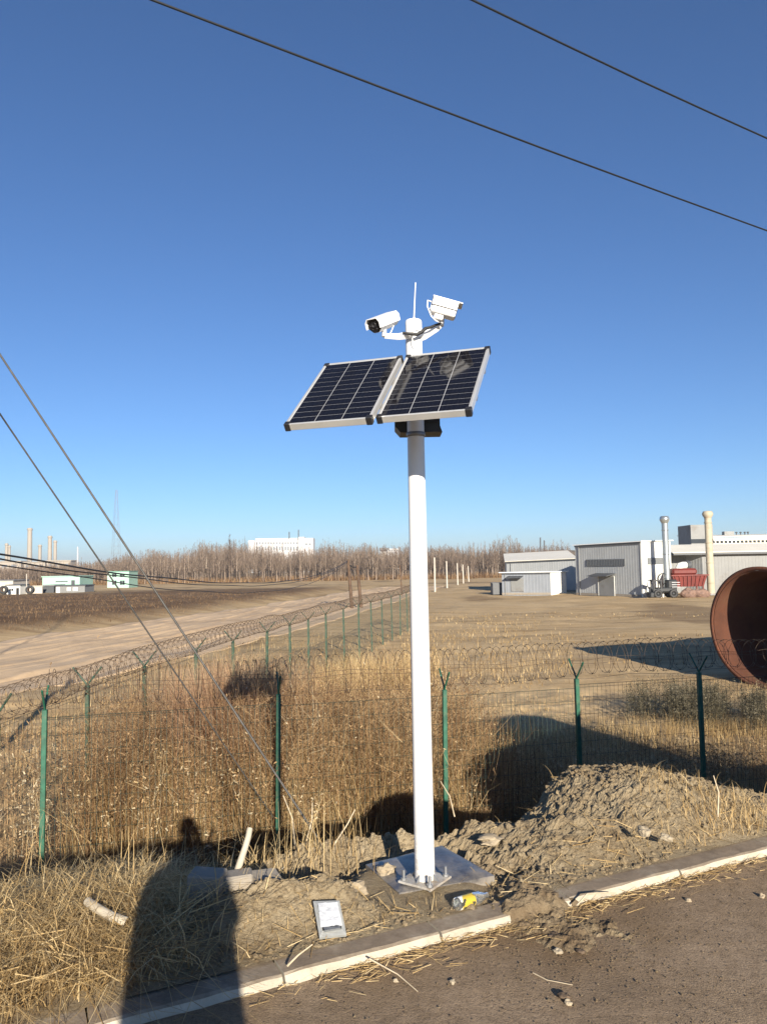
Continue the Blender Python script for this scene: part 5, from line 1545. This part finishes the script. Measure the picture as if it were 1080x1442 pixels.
    # industrial blocks under the stacks
    for px0, px1, pt, lb in ((-30, 30, 791, 'long low plant building below the leftmost smokestacks'), (34, 64, 792, 'low plant building below the tallest smokestack'), (66, 100, 790, 'pale plant building right of the smokestacks')):
        a, b = D(px0, 805, 900), D(px1, pt, 900); o = Vector(((a.x + b.x) / 2, 900, -3.5))
        root = thing('plant_building', lb, 'building', o)
        MB().box((0, 10, (b.z + 3.5) / 2), (b.x - a.x, 20, b.z + 3.5)).build('wall', M['stack'], root)
        MB().box((0, 10, b.z + 3.5 + .6), (b.x - a.x + 2, 22, 1.0)).build('roof', M['stack'], root)
        for k in range(4): MB().box(((b.x - a.x) * (k - 1.5) / 4.4, -.1, (b.z + 3.5) * .7), ((b.x - a.x) * .12, .3, 3)).build('window', M['far_window'], root)
    a, b = D(110, 800, 880), D(110, 770, 880)
    tag(MB().tube([Vector((a.x, 880, -3.5)), b], .9, 8, rs=[1.2, .7]).build('white_mast', M['far_white']), 'slim white mast over the wood at left', 'mast')
    # lattice tower
    t = D(164.5, 690, 760); H = t.z + 3.5; tw = MB()
    hw = lambda z: 3.6 * (1 - z / H) + .7
    lv = [H * k / 12 for k in range(13)]
    for sx, sy in ((-1, -1), (1, -1), (1, 1), (-1, 1)):
        tw.tube([(sx * hw(0), sy * hw(0), 0), (sx * hw(H), sy * hw(H), H)], .11, 4, smooth=False)
    for z0, z1 in zip(lv[:-1], lv[1:]):
        cs = [(-1, -1), (1, -1), (1, 1), (-1, 1)]
        for i in range(4):
            a, b = cs[i], cs[(i + 1) % 4]
            tw.tube([(a[0] * hw(z0), a[1] * hw(z0), z0), (b[0] * hw(z1), b[1] * hw(z1), z1)], .06, 3, smooth=False)
            tw.tube([(a[0] * hw(z1), a[1] * hw(z1), z1), (b[0] * hw(z1), b[1] * hw(z1), z1)], .06, 3, smooth=False)
    o = tw.build('lattice_tower', M['grey_metal']); o.location = (t.x, 760, -3.5); tag(o, 'faint thin lattice tower far behind the guy wires', 'tower')
build_left()

# hill at the right
def build_hill():
    c = D(775, 790, 520)
    xs = np.linspace(-220, 320, 120); ys = np.linspace(-160, 260, 60)
    X, Y = np.meshgrid(xs, ys)
    Z = 15.5 * np.exp(-(np.maximum(np.abs(X - 60) - 50, 0) / 75) ** 2) * np.exp(-(Y / 85) ** 2) + 1.3 * fbm(X * .03, Y * .03, 3, 4)
    edge = sstep((160 - np.abs(Y - 50)) / 80)
    o = grid_mesh('hill', X + c.x, Y + 560, Z - 5.5, M['hill'])
    tag(o, kind='structure')
    for px, pt, lb in ((760.5, 757, 'taller of the two small masts on the hill'), (766, 761, 'short mast right of the taller one on the hill')):
        a, b = D(px, 772, 540), D(px, pt, 540)
        tag(MB().tube([a - Vector((0, 0, 3)), b], .5, 6).build('hill_mast', M['dark_grey']), lb, 'mast')
M['hill'] = mat('hill', (.17, .125, .07), .95, var=.35, scale=.06)
build_hill()

# ------------------------------------------------------------------ bare poplars
def tree_arrays(n, rng, H, nb=46):
    """n bare upright trees at the origin: trunk + fine upright branches, as quads"""
    A, B, W, T, I = [], [], [], [], []
    k = np.arange(n)
    lean = rng.normal(0, .02, (n, 2))
    def at(t, idx): return np.stack([lean[idx, 0] * H[idx] * t, lean[idx, 1] * H[idx] * t, H[idx] * t], -1)
    for t0, t1, w in ((0, .34, .26), (.34, .68, .17), (.68, .97, .09)):
        A.append(at(np.full(n, t0), k)); B.append(at(np.full(n, t1), k)); W.append(np.full(n, w)); T.append(rng.normal(.52, .2, n)); I.append(k)
    j = np.repeat(k, nb); m = len(j)
    t = rng.uniform(.22, .97, m) ** .9; a = rng.uniform(0, 6.283, m); L = (1.08 - t) * H[j] * rng.uniform(.22, .42, m); el = rng.uniform(.85, 1.3, m)
    P = at(t, j); d = np.stack([np.cos(a) * np.cos(el), np.sin(a) * np.cos(el), np.sin(el)], -1)
    Q = P + d * L[:, None]
    A.append(P); B.append(Q); W.append(.065 * rng.uniform(.6, 1.2, m)); T.append(rng.normal(.38, .15, m)); I.append(j)
    # twigs
    jj = np.arange(m); s = rng.uniform(.3, .95, len(jj)); P2 = P[jj] + d[jj] * (L[jj] * s)[:, None]
    a = rng.uniform(0, 6.283, len(jj)); el = rng.uniform(.5, 1.3, len(jj)); L2 = L[jj] * .4
    A.append(P2); B.append(P2 + np.stack([np.cos(a) * np.cos(el), np.sin(a) * np.cos(el), np.sin(el)], -1) * L2[:, None]); W.append(np.full(len(jj), .055)); T.append(rng.normal(.32, .12, len(jj))); I.append(j[jj])
    return np.concatenate(A), np.concatenate(B), np.concatenate(W), np.concatenate(T), np.concatenate(I)
def build_wood():
    rng = np.random.default_rng(21)
    n = 6200
    y = rng.uniform(248, 345, n); px = rng.uniform(-140, 800, n)
    x = (px - 540) / F * y
    hmap = np.interp(px, [-140, 0, 120, 200, 300, 330, 420, 600, 700, 800], [6.0, 6.0, 7.0, 9.2, 11.5, 12.2, 10.6, 10.3, 10.4, 9.6])
    H = hmap * rng.uniform(.74, 1.15, n) * (1 + .45 * fbm(px * .035, y * .03, 5, 4))
    A, B, W, T, I = tree_arrays(n, rng, H, 30)
    off = np.stack([x, y, Zf(x, y)], -1)[I]
    V, Q = sticks(A + off, B + off, W, rng)
    v = Veg(); v.add(V, Q, np.repeat(T, 4)); v.build('poplar_wood', M['bare_wood'], 'far wood of bare poplars along the horizon', 'wood')
    # undergrowth at the wood's foot
    v = Veg(); x_, y_ = zone(9000, -140, 800, 243, 250)
    grass(v, x_, y_, .8, 2.6, .14, .4, (.30, .2)); v.build('wood_edge_scrub', M['weed'], 'low brown scrub at the foot of the far wood', 'scrub')
    # front row, one by one
    protos = []
    for k in range(5):
        A, B, W, T, I = tree_arrays(1, rng, np.array([10.5 + .4 * k]), 40)
        V, Q = sticks(A, B, W * 1.1, rng)
        o = mesh_np('poplar_tree', V, Q, M['bare_wood'], None, np.clip(np.repeat(T + .1, 4), 0, 1)); protos.append(o)
    i = 0
    for px in np.arange(196, 572, 4.6):
        pxx = px + rng.normal(0, 1.4); yy = 244 + rng.normal(0, 2.0); xx = (pxx - 540) / F * yy
        o = protos[i] if i < 5 else protos[i % 5].copy()
        if i >= 5: COL.objects.link(o)
        o.location = (xx, yy, float(Zf(xx, yy)) - .1); o.rotation_euler = (0, 0, rng.uniform(0, 6.28)); s = rng.uniform(.75, 1.08); o.scale = (s, s, s)
        tag(o, 'bare poplar in the front row of the far wood', 'tree', 'poplars in the front row of the wood'); i += 1
    # the one tall dark tree
    A, B, W, T, I = tree_arrays(1, rng, np.array([15.5]), 90)
    V, Q = sticks(A, B, W * 1.5, rng); yy = 246; xx = (323 - 540) / F * yy
    o = mesh_np('poplar_tree', V, Q, M['bare_wood'], None, np.clip(np.repeat(T - .3, 4), 0, 1)); o.location = (xx, yy, float(Zf(xx, yy)))
    tag(o, 'taller darker bare tree standing above the wood at left', 'tree')
    # scrub on the brown bank at the left
    v = Veg(); x_, y_ = zone(22000, -80, 420, 26, 110, lambda x, y: (bank(x, y) > .25))
    grass(v, x_, y_, .08, .38, .022, .7, (.24, .18)); v.build('bank_scrub', M['weed'], 'short brown scrub on the bank beyond the dirt road', 'scrub')
build_wood()

# ------------------------------------------------------------------ the photographer (casts the shadow in front)
def build_person():
    root = thing('person', 'person in a dark padded coat standing on the road holding up a phone', 'person', (.06, -.34, 0)); root.scale = (1.0, 1.0, 1.09)
    J = {'pelvis': (0, 0, .95), 'belly': (0, .0, 1.12), 'chest': (0, 0, 1.33), 'neck': (0, .01, 1.51), 'head': (0, .03, 1.60), 'crown': (0, .02, 1.74)}
    E = [('pelvis', 'belly'), ('belly', 'chest'), ('chest', 'neck'), ('neck', 'head'), ('head', 'crown')]
    Rr = {'pelvis': .19, 'belly': .20, 'chest': .19, 'neck': .075, 'head': .095, 'crown': .07}
    for s, S in ((-1, 'l'), (1, 'r')):
        J.update({S + 'hip': (s * .10, 0, .88), S + 'knee': (s * .12, .01, .48), S + 'ank': (s * .13, -.01, .09), S + 'toe': (s * .15, .13, .05),
                  S + 'sho': (s * .15, 0, 1.41), S + 'elb': (s * .155, .17, 1.24), S + 'wri': (s * .075, .26, 1.52), S + 'hnd': (s * .06, .29, 1.62)})
        Rr.update({S + 'hip': .13, S + 'knee': .085, S + 'ank': .06, S + 'toe': .05, S + 'sho': .10, S + 'elb': .075, S + 'wri': .045, S + 'hnd': .04})
        E += [('pelvis', S + 'hip'), (S + 'hip', S + 'knee'), (S + 'knee', S + 'ank'), (S + 'ank', S + 'toe'), ('chest', S + 'sho'), (S + 'sho', S + 'elb'), (S + 'elb', S + 'wri'), (S + 'wri', S + 'hnd')]
    ks = list(J); me = bpy.data.meshes.new('body')
    me.from_pydata([J[k] for k in ks], [(ks.index(a), ks.index(b)) for a, b in E], [])
    o = link('body', me, root)
    md = o.modifiers.new('skin', 'SKIN')
    for i, k in enumerate(ks):
        sv = me.skin_vertices[0].data[i]; sv.radius = (Rr[k], Rr[k] * (.8 if k in ('pelvis', 'belly', 'chest') else 1)); sv.use_root = (k == 'pelvis')
    sd = o.modifiers.new('sub', 'SUBSURF'); sd.levels = 2; sd.render_levels = 2
    me.materials.append(M['dark_cloth'])
    MB().lathe([(.265, .52), (.26, .75), (.245, .95), (.23, 1.2), (.225, 1.36), (.205, 1.44), (.12, 1.49), (.08, 1.52)], 28, M=Matrix(((1, 0, 0), (0, .72, 0), (0, 0, 1)))).build('coat', M['dark_cloth'], root)
    MB().lathe([(.108, 1.60), (.115, 1.66), (.10, 1.74), (.06, 1.785), (.001, 1.79)], 24).build('cap', M['black_plastic'], root)
    MB().bbox((0, .315, 1.60), (.075, .009, .155), .003).build('phone', M['black_plastic'], root)
M['dark_cloth'] = mat('dark_cloth', (.03, .032, .04), .9, var=.2)
build_person()

# ------------------------------------------------------------------ the parked car to the right (its shadow lies over the weeds)
def build_car():
    u0, v0 = 3.95, -1.15
    x, y = kerb_xy(u0, v0)
    root = thing('parked_van', 'dark grey van parked at the kerb right of the view', 'van', (x, y, 0), math.atan2(KD[1], KD[0]))
    zu = lambda z: z if z < .55 else .55 + (z - .55) * 1.5
    su = lambda a: a * 1.2
    def sec(pts, w0, w1, zs):
        """side outline pushed across, narrowing upward"""
        pts = [(su(a), zu(b)) for a, b in pts]; zs = [zu(b) for b in zs]
        mb = MB(); n = len(pts)
        hw = lambda z: np.interp(z, zs, [w0, w1])
        vs = [Vector((s_, -hw(z), z)) for s_, z in pts] + [Vector((s_, hw(z), z)) for s_, z in pts]
        mb.add(vs, [tuple(range(n))[::-1], tuple(range(n, 2 * n))] + [(i, (i + 1) % n, n + (i + 1) % n, n + i) for i in range(n)])
        return mb
    body = sec([(.05, .34), (0, .55), (.03, .80), (.22, .95), (1.15, 1.08), (4.30, 1.14), (4.48, 1.0), (4.52, .55), (4.46, .34)], .90, .84, (.34, 1.14)).build('body', M['car_paint'], root)
    sec([(1.05, 1.075), (1.80, 1.66), (2.05, 1.75), (3.75, 1.75), (4.05, 1.66), (4.36, 1.13)], .83, .62, (1.07, 1.75)).build('cabin', M['car_paint'], root)
    for s_ in (-1, 1):
        for pts in ([(1.38, 1.14), (1.95, 1.60), (2.55, 1.64), (2.55, 1.16)], [(2.65, 1.16), (2.65, 1.64), (3.45, 1.64), (3.55, 1.18)], [(3.65, 1.18), (3.55, 1.63), (3.80, 1.60), (4.08, 1.2)]):
            hw = lambda z: np.interp(z, (1.07, 1.75), (.83, .62)) + .004
            MB().prism([Vector((su(a), s_ * hw(z), zu(z))) for a, z in pts], (0, s_ * .01, 0)).build('window', M['window_glass'], root)
        MB().bbox((.03, s_ * .62, zu(.78)), (.10, .34, .16), .03).build('headlight', M['backsheet'], root)
        MB().bbox((su(4.49), s_ * .68, zu(.92)), (.08, .26, .2), .02).build('tail_light', M['red_paint'], root)
        MB().bbox((su(1.45), s_ * .95, zu(1.12)), (.12, .18, .13), .03).build('mirror', M['car_paint'], root)
        for sx in (su(.85), su(3.60)):
            Mx = Matrix.Rotation(math.pi / 2, 3, 'X')
            w = MB().lathe([(.20, -.10), (.30, -.11), (.335, -.08), (.335, .08), (.30, .11), (.20, .10)], 28, c=(sx, s_ * .80, .335), M=Mx, close=True).build('wheel', M['black_rubber'], root)
            MB().lathe([(.001, -.08), (.19, -.09), (.205, -.04), (.205, .04), (.19, .09), (.001, .08)], 20, c=(sx, s_ * .80, .335), M=Mx).build('rim', M['alu'], w)
    MB().prism([(su(1.13), -.70, zu(1.16)), (su(1.13), .70, zu(1.16)), (su(1.80), .60, zu(1.68)), (su(1.80), -.60, zu(1.68))], (-.015, 0, .012)).build('windscreen', M['window_glass'], root)
M['car_paint'] = mat('car_paint', (.05, .055, .06), .3, .3, var=.05)
build_car()

# ------------------------------------------------------------------ winter haze
def build_haze():
    m = bpy.data.materials.new('haze_air'); m.use_nodes = True
    n = m.node_tree; n.nodes.remove(n.nodes['Principled BSDF'])
    v = n.nodes.new('ShaderNodeVolumePrincipled')
    v.inputs['Color'].default_value = (.86, .92, 1.0, 1); v.inputs['Density'].default_value = .00024; v.inputs['Anisotropy'].default_value = .2
    n.links.new(v.outputs[0], n.nodes['Material Output'].inputs['Volume'])
    o = MB().box((0, 1000, 28), (5200, 6400, 84)).build('haze', m)
    tag(o, kind='stuff')
build_haze()
